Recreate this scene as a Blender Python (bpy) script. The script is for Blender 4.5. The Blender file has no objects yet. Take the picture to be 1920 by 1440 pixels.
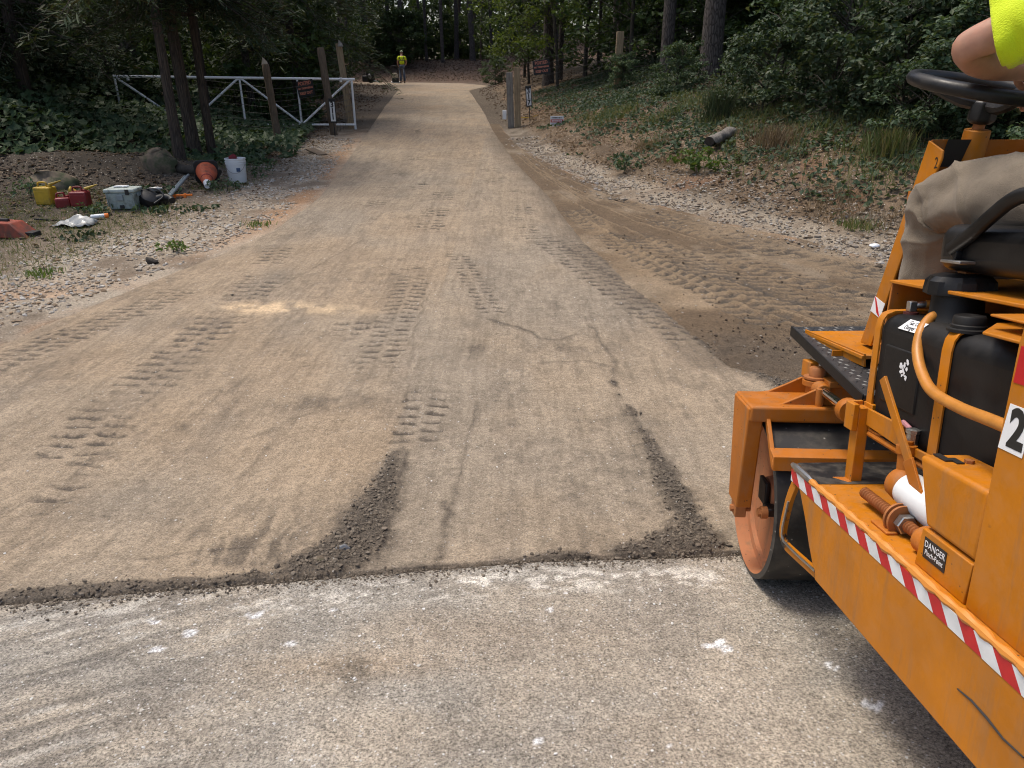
import bpy, math, random
import numpy as np
from mathutils import Matrix, Vector
random.seed(7)
RNG = np.random.default_rng(11)
scene = bpy.context.scene
COL = scene.collection

# ------------------------------------------------------------------ camera
CAM_H, CAM_PITCH = 1.65, math.radians(23.5)
cam_d = bpy.data.cameras.new("camera"); cam = bpy.data.objects.new("camera", cam_d); COL.objects.link(cam)
cam.location = (0, 0, CAM_H); cam.rotation_euler = (math.pi/2 - CAM_PITCH, 0, 0)
cam_d.sensor_width = 36; cam_d.lens = 36*1330/1920; cam_d.clip_start = .05; cam_d.clip_end = 600
scene.camera = cam

# ------------------------------------------------------------------ light
SUN_EL, SUN_AZ = math.radians(66), math.radians(304)      # azimuth clockwise from +Y
w = bpy.data.worlds.new("World"); scene.world = w; w.use_nodes = True
nt = w.node_tree; nt.nodes.clear()
sky = nt.nodes.new("ShaderNodeTexSky"); sky.sky_type = 'NISHITA'; sky.sun_disc = False
sky.sun_elevation = SUN_EL; sky.sun_rotation = SUN_AZ; sky.air_density = 1.0; sky.dust_density = 4.0; sky.ozone_density = .6
bg = nt.nodes.new("ShaderNodeBackground"); bg.inputs[1].default_value = .14
out = nt.nodes.new("ShaderNodeOutputWorld")
nt.links.new(sky.outputs[0], bg.inputs[0]); nt.links.new(bg.outputs[0], out.inputs[0])
sun_d = bpy.data.lights.new("sun", 'SUN'); sun_d.energy = 1.5; sun_d.angle = math.radians(16); sun_d.color = (1, .93, .82)
sun = bpy.data.objects.new("sun", sun_d); COL.objects.link(sun)
sd = Vector((math.sin(SUN_AZ)*math.cos(SUN_EL), math.cos(SUN_AZ)*math.cos(SUN_EL), math.sin(SUN_EL)))
sun.rotation_euler = sd.to_track_quat('Z', 'Y').to_euler()
sun.location = sd*40
vs = scene.view_settings; vs.view_transform = 'Standard'; vs.look = 'None'; vs.exposure = 0.62; vs.gamma = 1; vs.use_curve_mapping = False
cy = scene.cycles; cy.max_bounces = 6; cy.diffuse_bounces = 3; cy.glossy_bounces = 3; cy.transmission_bounces = 4; cy.transparent_max_bounces = 6
cy.use_denoising = True; cy.filter_width = 1.1; cy.caustics_reflective = False; cy.caustics_refractive = False

# ------------------------------------------------------------------ numpy noise
def _hash(ix, iy, seed):
    h = (ix.astype(np.int64)*374761393 + iy.astype(np.int64)*668265263 + seed*974711) & 0x7fffffff
    h = ((h ^ (h >> 13))*1274126177) & 0x7fffffff
    return ((h ^ (h >> 16)) & 0xffff)/65535.0
def vnoise(x, y, seed=0):
    x = np.asarray(x, float); y = np.asarray(y, float)
    xi = np.floor(x); yi = np.floor(y); fx = x-xi; fy = y-yi
    fx = fx*fx*(3-2*fx); fy = fy*fy*(3-2*fy)
    a = _hash(xi, yi, seed); b = _hash(xi+1, yi, seed); c = _hash(xi, yi+1, seed); d = _hash(xi+1, yi+1, seed)
    return (a*(1-fx)+b*fx)*(1-fy) + (c*(1-fx)+d*fx)*fy
def fbm(x, y, seed=0, o=4):
    s = 0; a = .5
    for k in range(o):
        s = s + a*vnoise(x*2**k, y*2**k, seed+k*17); a *= .5
    return s/(1-.5**o)                                        # 0..1
def sstep(a, b, x):
    t = np.clip((np.asarray(x, float)-a)/(b-a), 0, 1); return t*t*(3-2*t)

# ------------------------------------------------------------------ lie of the land
PY = np.array([-30,-8,-3,0,1.0,2.15,2.6,3.2,4,5,6.5,9,14,19.4,27,35,42,48,60,140.])
PZ = np.array([.62,.60,.56,.433,.2657,.0733,.012,-.04,-.065,-.06,-.025,.08,.24,.42,.70,1.02,1.17,1.24,1.3,1.3])
_d = np.diff(PZ)/np.diff(PY); _h = np.diff(PY)
PM = np.zeros_like(PZ); PM[0] = _d[0]; PM[-1] = _d[-1]
PM[1:-1] = (_d[:-1]*_h[1:]+_d[1:]*_h[:-1])/(_h[1:]+_h[:-1]); PM[3:6] = -.1673
def zr(y):                                                    # height of the road line
    y = np.asarray(y, float); i = np.clip(np.searchsorted(PY, y)-1, 0, len(PY)-2)
    h = PY[i+1]-PY[i]; t = np.clip((y-PY[i])/h, 0, 1); t2 = t*t; t3 = t2*t
    return (2*t3-3*t2+1)*PZ[i]+(t3-2*t2+t)*h*PM[i]+(-2*t3+3*t2)*PZ[i+1]+(t3-t2)*h*PM[i+1]
def tab(ys, xs): return lambda y: np.interp(y, ys, xs)
XL = tab([-2,1.5,3,4.64,5.15,5.98,7.02,8.12,9.97,13.6,18.7,26.2,35,42,46,50], [-6.5,-5.2,-4.3,-3.57,-3.5,-3.29,-2.99,-2.72,-2.66,-3.04,-3.58,-4.40,-5.22,-6.6,-9.5,-13])
XR = tab([-2,1.5,2.6,3.6,4.2,4.6,4.97,5.54,6.13,6.83,7.54,8.79,9.97,12.9,18.1,25.1,35,41,46,50], [6.5,5.4,3.6,2.1,1.45,1.36,1.30,1.21,1.04,.97,.80,.65,.55,.14,-.39,-.97,-1.94,-1.2,-3.0,-9])
TOE = tab([-4,0,4,6,7.02,8,8.94,9.97,12.3,16,20,27,35,48,60], [9,7.2,5.4,4.25,3.63,2.94,2.26,1.61,.9,.05,-.3,-.75,-1.4,-1,-2])
SEAM = tab([-8,-4,-1.59,-1.135,-.64,-.29,.075,.45,.72,3,8], [.9,1.38,1.747,1.831,1.907,1.967,2.027,2.046,2.065,2.3,2.7])
def bank(x, y):
    s = np.maximum(np.asarray(x, float)-TOE(y), 0)
    return 1.75*(1-np.exp(-s*s/(s+1.2)/3.6))*sstep(-2, 4, y)
def land(x, y):                                               # the large forms, without roughness
    x = np.asarray(x, float); y = np.asarray(y, float)
    sl = np.maximum(XL(y)-1.3-x, 0)
    z = zr(y)+bank(x, y)
    z = z+1.5*sstep(49, 61, y+.10*x)*np.exp(-((x+3)/40)**2)
    z = z+.035*np.minimum(sl, 14)*sstep(4, 10, y)
    z = z+.30*np.exp(-((x+7.4)/1.6)**2-((y-11.6)/1.0)**2)+.16*np.exp(-((x+5.6)/.7)**2-((y-11.9)/.7)**2)   # soil heaps behind the fuel cans
    return z
def rough(x, y):
    off = np.minimum(XL(y)-x, 9)
    side = np.maximum(off, x-np.minimum(XR(y)+.2, TOE(y)))
    a = sstep(0.0, 1.2, side)*sstep(1.0, 3.0, y)
    return a*(.10*(fbm(x*.9, y*.9, 3)-.5)+.05*(fbm(x*4, y*4, 9)-.5)) + sstep(-.05, .3, side)*.022*(fbm(x*14, y*14, 5)-.5)
def ground_z(x, y):
    z = land(x, y)+rough(x, y)
    ins = np.minimum(x-XL(y), XR(y)-x); z = z-.06*sstep(.0, .18, ins)*(np.asarray(y) > SEAM(x)-.1)*(np.asarray(y) < 47.5)
    z = z-.06*(np.asarray(y) <= SEAM(x)-.02)
    z = z-.06*sstep(-.12, -.02, x-XR(y))*(1-sstep(-.40, -.12, x-TOE(y)))*sstep(3.3, 3.6, y)*(1-sstep(18.5, 19.8, y))
    return z
def gz(x, y): return float(land(x, y)+rough(x, y))
# ------------------------------------------------------------------ materials
MATS = {}
def nodes(name):
    m = bpy.data.materials.new(name); m.use_nodes = True; t = m.node_tree
    b = t.nodes["Principled BSDF"]; MATS[name] = m
    return m, t, b
def N(t, kind, **kw):
    n = t.nodes.new(kind)
    for k, v in kw.items():
        if k.startswith('i_'):
            key = k[2:]; key = int(key) if key.isdigit() else key
            n.inputs[key].default_value = v
        else: setattr(n, k, v)
    return n
def L(t, a, b): t.links.new(a, b)
def ramp(t, fac, stops, interp='LINEAR'):
    r = t.nodes.new("ShaderNodeValToRGB"); r.color_ramp.interpolation = interp
    e = r.color_ramp.elements
    while len(e) < len(stops): e.new(.5)
    for el, (p, c) in zip(e, stops):
        el.position = p; el.color = (c[0], c[1], c[2], 1) if hasattr(c, '__len__') else (c, c, c, 1)
    L(t, fac, r.inputs[0]); return r.outputs[0]
def mixc(t, fac, a, b, mode='MIX'):
    n = t.nodes.new("ShaderNodeMix"); n.data_type = 'RGBA'; n.blend_type = mode
    for s, v in ((n.inputs[0], fac), (n.inputs[6], a), (n.inputs[7], b)):
        if hasattr(v, 'is_output'): L(t, v, s)
        elif hasattr(v, '__len__'): s.default_value = (v[0], v[1], v[2], 1)
        else: s.default_value = v
    return n.outputs[2]
def math_(t, op, a, b=0.):
    n = t.nodes.new("ShaderNodeMath"); n.operation = op
    for s, v in ((n.inputs[0], a), (n.inputs[1], b)):
        if hasattr(v, 'is_output'): L(t, v, s)
        else: s.default_value = v
    return n.outputs[0]
def coords(t, kind='Object', scale=(1, 1, 1)):
    c = t.nodes.new("ShaderNodeTexCoord"); m = t.nodes.new("ShaderNodeMapping"); m.inputs['Scale'].default_value = scale
    L(t, c.outputs[kind], m.inputs[0]); return m.outputs[0]
def noise(t, vec, scale, detail=4, rough=.55):
    n = N(t, "ShaderNodeTexNoise", i_Scale=scale, i_Detail=detail, i_Roughness=rough); L(t, vec, n.inputs['Vector']); return n.outputs['Fac']
def vor(t, vec, scale, feature='F1'):
    n = N(t, "ShaderNodeTexVoronoi", i_Scale=scale); n.feature = feature; L(t, vec, n.inputs['Vector']); return n
def bump(t, b, h, strength=.3, dist=.01):
    n = N(t, "ShaderNodeBump", i_Strength=strength, i_Distance=dist); L(t, h, n.inputs['Height']); L(t, n.outputs[0], b.inputs['Normal'])
def plain(name, c, rough=.6, metal=0., var=.15, vscale=12, bmp=0., bscale=60, c2=None, thr=(.45, .65)):
    m, t, b = nodes(name); v = coords(t)
    f = noise(t, v, vscale, 5)
    col = ramp(t, f, [(.25, tuple(x*(1-var) for x in c)), (.75, tuple(min(1, x*(1+var)) for x in c))])
    if c2: col = mixc(t, ramp(t, noise(t, v, vscale*.6, 6, .65), [(thr[0], 0), (thr[1], 1)]), col, c2)
    L(t, col, b.inputs['Base Color']); b.inputs['Roughness'].default_value = rough; b.inputs['Metallic'].default_value = metal
    if bmp: bump(t, b, noise(t, v, bscale, 4), bmp, .004)
    return m
def earth(name, g=1., pebmax=1., speck=0., streak=0., speck_scale=90, speck_col=(.62,.60,.56), bstr=.5, fine=140, rough=.92, peb=0., speck2=0.):
    """soil colour from the 'soil' attribute of the mesh, broken up by grains, pebbles and chips"""
    m, t, b = nodes(name); v = coords(t)
    a = N(t, "ShaderNodeAttribute", attribute_name='soil'); col = a.outputs['Color']
    n1 = noise(t, v, fine, 5, .7); n2 = noise(t, v, 11, 5, .65); n3 = noise(t, v, 2.3, 4, .6)
    n4 = noise(t, v, 40, 4, .65)
    col = mixc(t, 1., col, ramp(t, n1, [(.34, 1-.5*g), (.5, 1.), (.68, 1+.5*g)]), 'MULTIPLY')
    col = mixc(t, 1., col, ramp(t, n4, [(.34, .78), (.5, 1.), (.68, 1.18)]), 'MULTIPLY')
    if streak:
        st = noise(t, coords(t, scale=(13, 1.0, 1)), 1.6, 5, .68)
        col = mixc(t, 1., col, ramp(t, st, [(.30, 1-streak), (.5, 1.), (.72, 1+streak*.7)]), 'MULTIPLY')
    col = mixc(t, 1., col, ramp(t, n2, [(.3, .86), (.7, 1.12)]), 'MULTIPLY')
    col = mixc(t, 1., col, ramp(t, n3, [(.3, .88), (.7, 1.10)]), 'MULTIPLY')
    h = math_(t, 'ADD', math_(t, 'MULTIPLY', n1, .5), n2)
    if peb:
        vo = vor(t, v, 42); rnd = vo.outputs['Color']
        sep = N(t, "ShaderNodeSeparateColor"); L(t, rnd, sep.inputs[0])
        mask = math_(t, 'MULTIPLY', math_(t, 'GREATER_THAN', sep.outputs[0], 1-peb), ramp(t, vo.outputs['Distance'], [(.32, 1), (.42, 0)]))
        col = mixc(t, mask, col, ramp(t, sep.outputs[1], [(0, (.10*pebmax,.085*pebmax,.07*pebmax)), (.5, (.34*pebmax,.29*pebmax,.23*pebmax)), (1, (.60*pebmax,.56*pebmax,.50*pebmax))]))
        h = math_(t, 'ADD', h, math_(t, 'MULTIPLY', mask, .6))
    if speck:
        vo = vor(t, v, speck_scale); sep = N(t, "ShaderNodeSeparateColor"); L(t, vo.outputs['Color'], sep.inputs[0])
        lim = math_(t, 'SUBTRACT', 1-speck, math_(t, 'MULTIPLY', math_(t, 'SUBTRACT', noise(t, v, 1.7, 3), .5), speck*2.2))
        mask = math_(t, 'MULTIPLY', math_(t, 'GREATER_THAN', sep.outputs[0], lim), ramp(t, vo.outputs['Distance'], [(.18, 1), (.34, 0)]))
        col = mixc(t, math_(t, 'MULTIPLY', mask, .8), col, ramp(t, sep.outputs[2], [(0, tuple(x*.55 for x in speck_col)), (1, speck_col)]))
    if speck2:
        vo = vor(t, v, speck_scale*2.2); sep = N(t, "ShaderNodeSeparateColor"); L(t, vo.outputs['Color'], sep.inputs[0])
        mask = math_(t, 'MULTIPLY', math_(t, 'GREATER_THAN', sep.outputs[0], 1-speck2), ramp(t, vo.outputs['Distance'], [(.2, 1), (.4, 0)]))
        col = mixc(t, math_(t, 'MULTIPLY', mask, .75), col, ramp(t, sep.outputs[1], [(0, (.03,.028,.026)), (.6, (.12,.11,.10)), (1, (.5,.48,.45))]))
    L(t, col, b.inputs['Base Color']); b.inputs['Roughness'].default_value = rough
    b.inputs['Specular IOR Level'].default_value = .25
    bump(t, b, h, bstr, .012)
    return m
earth('soil_mat', peb=.13, bstr=.8, fine=95); earth('dirt_mat', pebmax=.5, peb=.035, bstr=.8, fine=110)
earth('drive_mat', speck=.022, streak=.22, speck_scale=70, bstr=.5, fine=150, speck2=.16)
earth('street_mat', g=1.35, speck=.15, speck_scale=95, speck_col=(.76,.75,.73), bstr=.8, fine=150, speck2=.42)

# ------------------------------------------------------------------ mesh helpers
def link(o, parent=None):
    COL.objects.link(o)
    if parent is not None: o.parent = parent
    return o
def tag(o, label=None, cat=None, group=None, kind=None):
    if label: o["label"] = label
    if cat: o["category"] = cat
    if group: o["group"] = group
    if kind: o["kind"] = kind
    return o
def empty(name, loc=(0, 0, 0), rz=0., scale=1., label=None, cat=None, group=None):
    o = bpy.data.objects.new(name, None); COL.objects.link(o); o.location = loc; o.rotation_euler = (0, 0, rz); o.scale = (scale,)*3
    o.empty_display_size = .1
    return tag(o, label, cat, group)
def mesh_np(name, V, F, mat, smooth=True):
    """V (n,3), F (m,3|4) int arrays -> mesh data, built fast"""
    me = bpy.data.meshes.new(name); V = np.asarray(V, np.float32); F = np.asarray(F, np.int32); k = F.shape[1]
    me.vertices.add(len(V)); me.vertices.foreach_set('co', V.ravel())
    me.loops.add(F.size); me.loops.foreach_set('vertex_index', F.ravel())
    me.polygons.add(len(F)); me.polygons.foreach_set('loop_start', np.arange(len(F), dtype=np.int32)*k)
    me.polygons.foreach_set('loop_total', np.full(len(F), k, np.int32))
    me.polygons.foreach_set('use_smooth', np.full(len(F), smooth))
    me.update(calc_edges=True)
    if mat: me.materials.append(MATS[mat] if isinstance(mat, str) else mat)
    return me
def set_soil(me, rgb):
    a = me.color_attributes.new('soil', 'FLOAT_COLOR', 'POINT')
    c = np.ones((len(rgb), 4), np.float32); c[:, :3] = rgb; a.data.foreach_set('color', c.ravel())
def grid_faces(nx, ny):
    i = np.arange(nx*ny).reshape(ny, nx)
    return np.stack([i[:-1, :-1], i[:-1, 1:], i[1:, 1:], i[1:, :-1]], -1).reshape(-1, 4)
def lerp3(a, b, w): return a*(1-w[..., None])+np.asarray(b)*w[..., None]
def poly_sd(x, y, P):
    """signed distance to a polygon (negative inside)"""
    P = np.asarray(P, float); d = np.full(x.shape, 1e9); ins = np.zeros(x.shape, bool)
    for (ax, ay), (bx, by) in zip(P, np.roll(P, -1, 0)):
        ex, ey = bx-ax, by-ay; t = np.clip(((x-ax)*ex+(y-ay)*ey)/(ex*ex+ey*ey), 0, 1)
        d = np.minimum(d, (x-ax-t*ex)**2+(y-ay-t*ey)**2)
        c = ((ay <= y) != (by <= y))
        with np.errstate(divide='ignore', invalid='ignore'): xx = ax+(y-ay)/(by-ay)*ex
        ins ^= c & (x < xx)
    d = np.sqrt(d); return np.where(ins, -d, d)
def line_st(x, y, P):
    """distance across (signed) and along a polyline"""
    P = np.asarray(P, float); D = np.full(x.shape, 1e9); S = np.zeros(x.shape); T = np.zeros(x.shape); acc = 0.
    for (ax, ay), (bx, by) in zip(P[:-1], P[1:]):
        ex, ey = bx-ax, by-ay; l = math.hypot(ex, ey); t0 = ((x-ax)*ex+(y-ay)*ey)/(l*l); t = np.clip(t0, 0, 1)
        d = np.hypot(x-ax-t*ex, y-ay-t*ey); sg = np.sign((x-ax)*ey-(y-ay)*ex)
        m = d < D; D = np.where(m, d, D); T = np.where(m, d*sg, T); S = np.where(m, acc+t*l, S); acc += l
    return T, S, acc
def tread(x, y, P, width, pitch, skew=.25, seed=1, keep=.55, duty=.34):
    """lug prints of a tyre along a line, weight 0..1"""
    T, S, tot = line_st(x, y, P)
    ph = (y+.10*x+.12*skew*np.abs(T))/pitch+np.where(T > 0, .35, 0)+.3*(vnoise(S*3, T*6, seed)-.5)+.28*(vnoise(S*16, T*16, seed+2)-.5)
    lug = sstep(.0, .07, np.mod(ph, 1))*(1-sstep(duty-.1, duty+.10, np.mod(ph, 1)+.35*(vnoise(x*45, y*45, seed+6)-.5)))
    band = 1-sstep(width*.40, width*.52, np.abs(T)+.25*width*(vnoise(x*30, y*30, seed+5)-.5))
    band = band*sstep(.0, .04, np.abs(T))
    fade = sstep(1-keep-.12, 1-keep+.12, fbm(x*2.2, y*2.2, seed+9))*sstep(0, .25, S)*(1-sstep(tot-.25, tot, S))
    return lug*band*fade
def ridge(x, y, P, wd, seed=1, wob=.02):
    nx = x+wob*(fbm(x*8, y*8, seed)-.5)*2; ny = y+wob*(fbm(x*8, y*8, seed+3)-.5)*2
    T, S, tot = line_st(nx, ny, P)
    return np.exp(-(T/wd)**2)

# ------------------------------------------------------------------ the ground
TAN, GREY, DARK, PALE_TAN = np.array([.294,.232,.164]), np.array([.270,.222,.166]), np.array([.088,.072,.056]), np.array([.47,.37,.25])
DIRT, CLAY, LITTER, HUMUS, GRAV, GREEN = np.array([.165,.128,.092]), np.array([.34,.20,.11]), np.array([.120,.085,.054]), np.array([.060,.048,.036]), np.array([.35,.295,.225]), np.array([.055,.070,.030])
def axis(a, b, step, lo, hi, g=1.05):
    c = list(np.arange(a, b+1e-6, step)); s = step; p = c[-1]
    while p < hi: s *= g; p += s; c.append(p)
    s = step; p = c[0]; pre = []
    while p > lo: s *= g; p -= s; pre.append(p)
    return np.array(pre[::-1]+c)
gx = axis(-7, 6, .055, -75, 75, 1.07); gy = axis(.4, 10.5, .05, -14, 150, 1.022)
X, Y = np.meshgrid(gx, gy); Z = ground_z(X, Y)
sl = XL(Y)-X; sr = X-TOE(Y); n1 = fbm(X*1.3, Y*1.3, 21); n2 = fbm(X*3.1, Y*3.1, 33)
col = np.broadcast_to(HUMUS, X.shape+(3,)).copy()
col = lerp3(col, LITTER, sstep(.35, .6, n2)*sstep(14, 26, Y))
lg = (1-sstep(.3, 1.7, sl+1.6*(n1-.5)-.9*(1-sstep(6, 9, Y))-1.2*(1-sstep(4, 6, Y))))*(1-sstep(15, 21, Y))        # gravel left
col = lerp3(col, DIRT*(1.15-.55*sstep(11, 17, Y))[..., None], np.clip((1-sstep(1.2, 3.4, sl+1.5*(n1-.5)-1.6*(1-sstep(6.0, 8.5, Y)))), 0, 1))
col = lerp3(col, GRAV, lg*sstep(.25, .55, n2))
col = lerp3(col, CLAY, .85*np.exp(-((sl-.18)/.22)**2)*sstep(6, 9, Y)*(1-sstep(14, 20, Y))*sstep(.3, .5, n1))
col = lerp3(col, CLAY*1.15, .8*sstep(.42, .6, n1)*(1-sstep(5.2, 6.5, Y))*(X < -3)*(1-sstep(.2, 2.5, sl-.8)))
# right: dirt strip, gravel at the toe, litter on the bank, green above
rr = sstep(-.1, .1, X-XR(Y))
right = rr*(1-sstep(-.4, -.1, sr))
col = lerp3(col, DIRT*(1-.4*sstep(12, 18, Y))[..., None], right)
col = lerp3(col, GRAV*.70, rr*np.exp(-((sr-.05)/.42)**2)*sstep(.30, .52, n2)*(1-sstep(13, 17, Y)))
col = lerp3(col, CLAY, .8*rr*np.exp(-((sr+.42)/.22)**2)*sstep(.35, .55, n1)*(1-sstep(14, 19, Y)))
bk = rr*sstep(.35, .7, sr)
col = lerp3(col, LITTER*(.8+.5*sstep(.3, .7, fbm(X*5, Y*5, 52)))[..., None], bk)
col = lerp3(col, GRAV*.55, bk*np.exp(-((sr-.9)/.6)**2)*sstep(.42, .62, n1)*(1-sstep(9, 12, Y)))
col = lerp3(col, np.array([.20,.105,.06]), bk*sstep(.68, .78, fbm(X*1.3, Y*1.3, 51))*.5)
col = lerp3(col, HUMUS*1.2, bk*sstep(2.0, 4.5, sr+1.5*(n1-.5)))
col = lerp3(col, np.array([.10,.062,.042]), sstep(40, 50, Y)*(1-.4*sstep(.4, .6, n2)))  # far leafy bank darkened, its shade put into the soil colour
me = mesh_np('ground', np.stack([X, Y, Z], -1).reshape(-1, 3), grid_faces(len(gx), len(gy)), 'soil_mat'); set_soil(me, col.reshape(-1, 3))
tag(link(bpy.data.objects.new('ground', me)), 'brown soil, gravel and leaf covered banks beside the drive', None, None, 'structure')

# ------------------------------------------------------------------ the driveway: rolled, dusty asphalt
rows = [0.]
while rows[-1] < 46: rows.append(rows[-1]+max(.0105, .0052*(rows[-1]+1.2)))
rows = np.array(rows); NC = 480
u = np.linspace(0, 1, NC)
yy = rows[:, None]+np.zeros(NC)[None]; 
for _ in range(4):
    xl, xr = XL(yy), XR(yy); wob = .05*(fbm(yy*2.2, yy*0, 61)-.5)
    vis = .80*yy+.55; xl = xl+wob; xr = xr+.09*(fbm(yy*1.7, yy*0+5, 62)-.5); xa_, xb_ = np.maximum(xl*.97, -vis), np.minimum(xr*.97+.0, vis); uu = np.broadcast_to(u[None], yy.shape)
    xb_ = np.minimum(vis, xl+(xr-xl)*.97); xa_ = np.maximum(-vis, xl+(xr-xl)*.03)
    xx = np.where(uu < .03, xl+(xa_-xl)*uu/.03, np.where(uu < .97, xa_+(xb_-xa_)*(uu-.03)/.94, xb_+(xr-xb_)*(uu-.97)/.03))
    yy = rows[:, None]+SEAM(xx)*(1-.0*xx)*(1-sstep(0, 6, rows))[:, None]+2.0*sstep(0, 6, rows)[:, None]
X, Y = xx, yy
H = .012+.012*(fbm(X*1.1, Y*1.1, 71)-.5)+.004*(fbm(X*7, Y*7, 72)-.5)+.0035*(fbm(X*22, Y*22, 73)-.5)
na = fbm(X*.9, Y*.7, 81); nb = fbm(X*2.6, Y*1.6, 82, 5); nc = fbm(X*9, Y*6, 83)
col = lerp3(np.broadcast_to(TAN, X.shape+(3,)), GREY, sstep(.38, .62, na*.6+nb*.4))
col = lerp3(col, TAN*1.08, .5*sstep(.5, .66, fbm(X*1.5+4, Y*.5, 84)))
col = lerp3(col, TAN*[1.10,.98,.84], .32*sstep(.46, .7, fbm(X*.7+9, Y*.6, 85))*(X < -.6))
col = lerp3(col, DARK*1.6, .30*sstep(.56, .70, fbm(X*4.5, Y*.8, 89, 5))*sstep(.4, .6, nc))
mott = sstep(.55, .64, fbm(X*26, Y*15, 86, 5))*sstep(.40, .58, fbm(X*1.6+2, Y*1.3, 87))
col = lerp3(col, DARK*1.3, .30*mott)
D = np.zeros_like(X)
jag = (fbm(X*6, Y*6, 91)-.5)*.14+(fbm(X*22, Y*22, 92)-.5)*.05
for P in ([(-.60,3.0),(-.55,3.03),(-.455,2.42),(-.445,1.95),(-.60,1.89),(-.84,1.87),(-.67,2.22)],
          [(.60,3.95),(.69,3.45),(.74,2.9),(.80,2.06),(.50,2.02),(.28,2.03),(.34,2.12),(.60,2.26),(.63,3.0)],
          [(1.30,4.93),(1.75,4.85),(3.2,4.6),(3.3,3.3),(2.0,3.1),(1.55,3.85),(1.33,4.42)]):
    sdv = poly_sd(X, Y, P)
    D = np.maximum(D, (1-sstep(-.05, .05, sdv+jag+.09*(fbm(X*38, Y*38, 93)-.5)))*(1-.35*sstep(-.06, .02, sdv)))
seam = (Y-SEAM(X)); strip = (1-sstep(.012, .050, seam+jag*.45-.030*sstep(-.5, -1.2, X)))
D = np.maximum(D, strip*(.75-.2*sstep(-.6, -1., X)+.25*sstep(.35, .5, fbm(X*3, Y*3, 95))))
lump = fbm(X*26, Y*26, 96)*.6+fbm(X*60, Y*60, 97)*.4
H = H+D*(.002+.024*lump*sstep(.1, .9, D))*sstep(-.01, .03, seam)
tr = np.zeros_like(X)
for k, (P, wd, pt, kp) in enumerate([([(-2.22,6.6),(-2.21,5.7),(-2.2,3.6),(-2.03,2.4),(-1.9,1.8)], .40, .115, .56), ([(-2.75,6.0),(-3.25,4.5),(-3.4,3.9)], .34, .085, .9),
     ([(-.89,6.4),(-.87,4.0)], .30, .10, .62), ([(-.50,3.9),(-.48,3.0)], .26, .11, .85), ([(-.62,7.4),(-.12,5.15)], .22, .10, .6),
     ([(.25,7.9),(1.30,4.55)], .30, .115, .97), ([(.55,7.7),(1.50,4.8)], .26, .115, .97), ([(-1.2,5.2),(-1.15,4.0)], .34, .12, .3), ([(-1.6,3.6),(-1.5,2.3)], .40, .13, .22),
     ([(-2.5,8.0),(-2.3,6.5)], .30, .11, .5), ([(-.95,12),(-.95,6)], .34, .14, .42), ([(-1.9,14),(-1.75,7)], .34, .14, .35), ([(.1,11),(.2,7.4)], .3, .13, .35),
     ([(-2.6,20),(-1.3,10)], .34, .2, .3), ([(-1.2,20),(-.2,11)], .34, .2, .3), ([(-3.0,8.3),(-3.15,5.9)], .3, .1, .5), ([(.95,3.3),(.9,2.6)], .3, .12, .35)]):
    tr = np.maximum(tr, tread(X, Y, P, wd, pt, .3, 100+k*7, kp))
H = H-.008*tr; H = H*(.35+.65*sstep(-.01, .05, seam+.02*(nc-.5)))
rd = np.zeros_like(X)
for k, (P, wd, a) in enumerate([([(-.27,5.2),(-.05,5.02),(.05,4.95),(.18,4.72),(.33,4.66),(.46,4.8)], .028, 1), ([(.58,5.0),(.63,4.6),(.66,4.2),(.62,3.9)], .024, .9), ([(.2,4.25),(.45,4.3),(.62,4.2)], .022, .7),
     ([(-.72,5.7),(-.70,4.6),(-.60,3.6),(-.54,3.0)], .014, .55), ([(-.2,3.65),(-.24,2.6),(-.27,2.4)], .014, .7), ([(-.5,3.0),(-.47,2.0)], .012, .8), ([(-.265,2.5),(-.25,2.02)], .028, .95),
     ([(-2.02,5.9),(-1.62,7.6)], .012, .6), ([(-2.25,5.7),(-1.98,5.9)], .016, .6), ([(-2.1,4.0),(-2.02,3.0),(-1.85,2.3)], .013, .5), ([(-1.33,3.15),(-1.05,3.6)], .02, .5), ([(-1.2,3.3),(-1.22,2.7)], .018, .4),
     ([(-.05,5.2),(.05,5.75),(-.05,6.3)], .012, .4), ([(-3.6,4.4),(-3.1,5.2)], .014, .5), ([(-.55,6.2),(-.36,5.0)], .012, .4), ([(-2.3,3.35),(-1.6,3.3)], .014, .25),
     ([(-1.35,2.02),(-.9,2.1)], .01, .5), ([(.1,5.55),(.4,5.5)], .014, .6), ([(-3.4,3.2),(-2.9,3.5)], .012, .5)]):
    rd = np.maximum(rd, a*ridge(X, Y, P, wd*(.40+.6*fbm(X*5, Y*5, 207)), 200+k*5, .032)*(.62+.38*sstep(.38, .52, fbm(X*9, Y*9, 208))))
H = H+.010*rd*fbm(X*20, Y*20, 99)
fine_rows = np.exp(-((X+.62-.1*Y)/.35)**2)*sstep(2.0, 2.2, Y)*(1-sstep(2.8, 3.2, Y))
H = H+.003*np.sin((X-.35*Y)*110)*fine_rows*(X < -.7)
smear = np.exp(-((X+.95-.0*Y)/.26)**2)*sstep(1.93, 2.0, Y)*(1-sstep(2.15, 2.6, Y))*sstep(.44, .60, fbm((X+.25*Y)*22, (Y-.3*X)*5, 101, 4))
lane = np.zeros_like(X)
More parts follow.
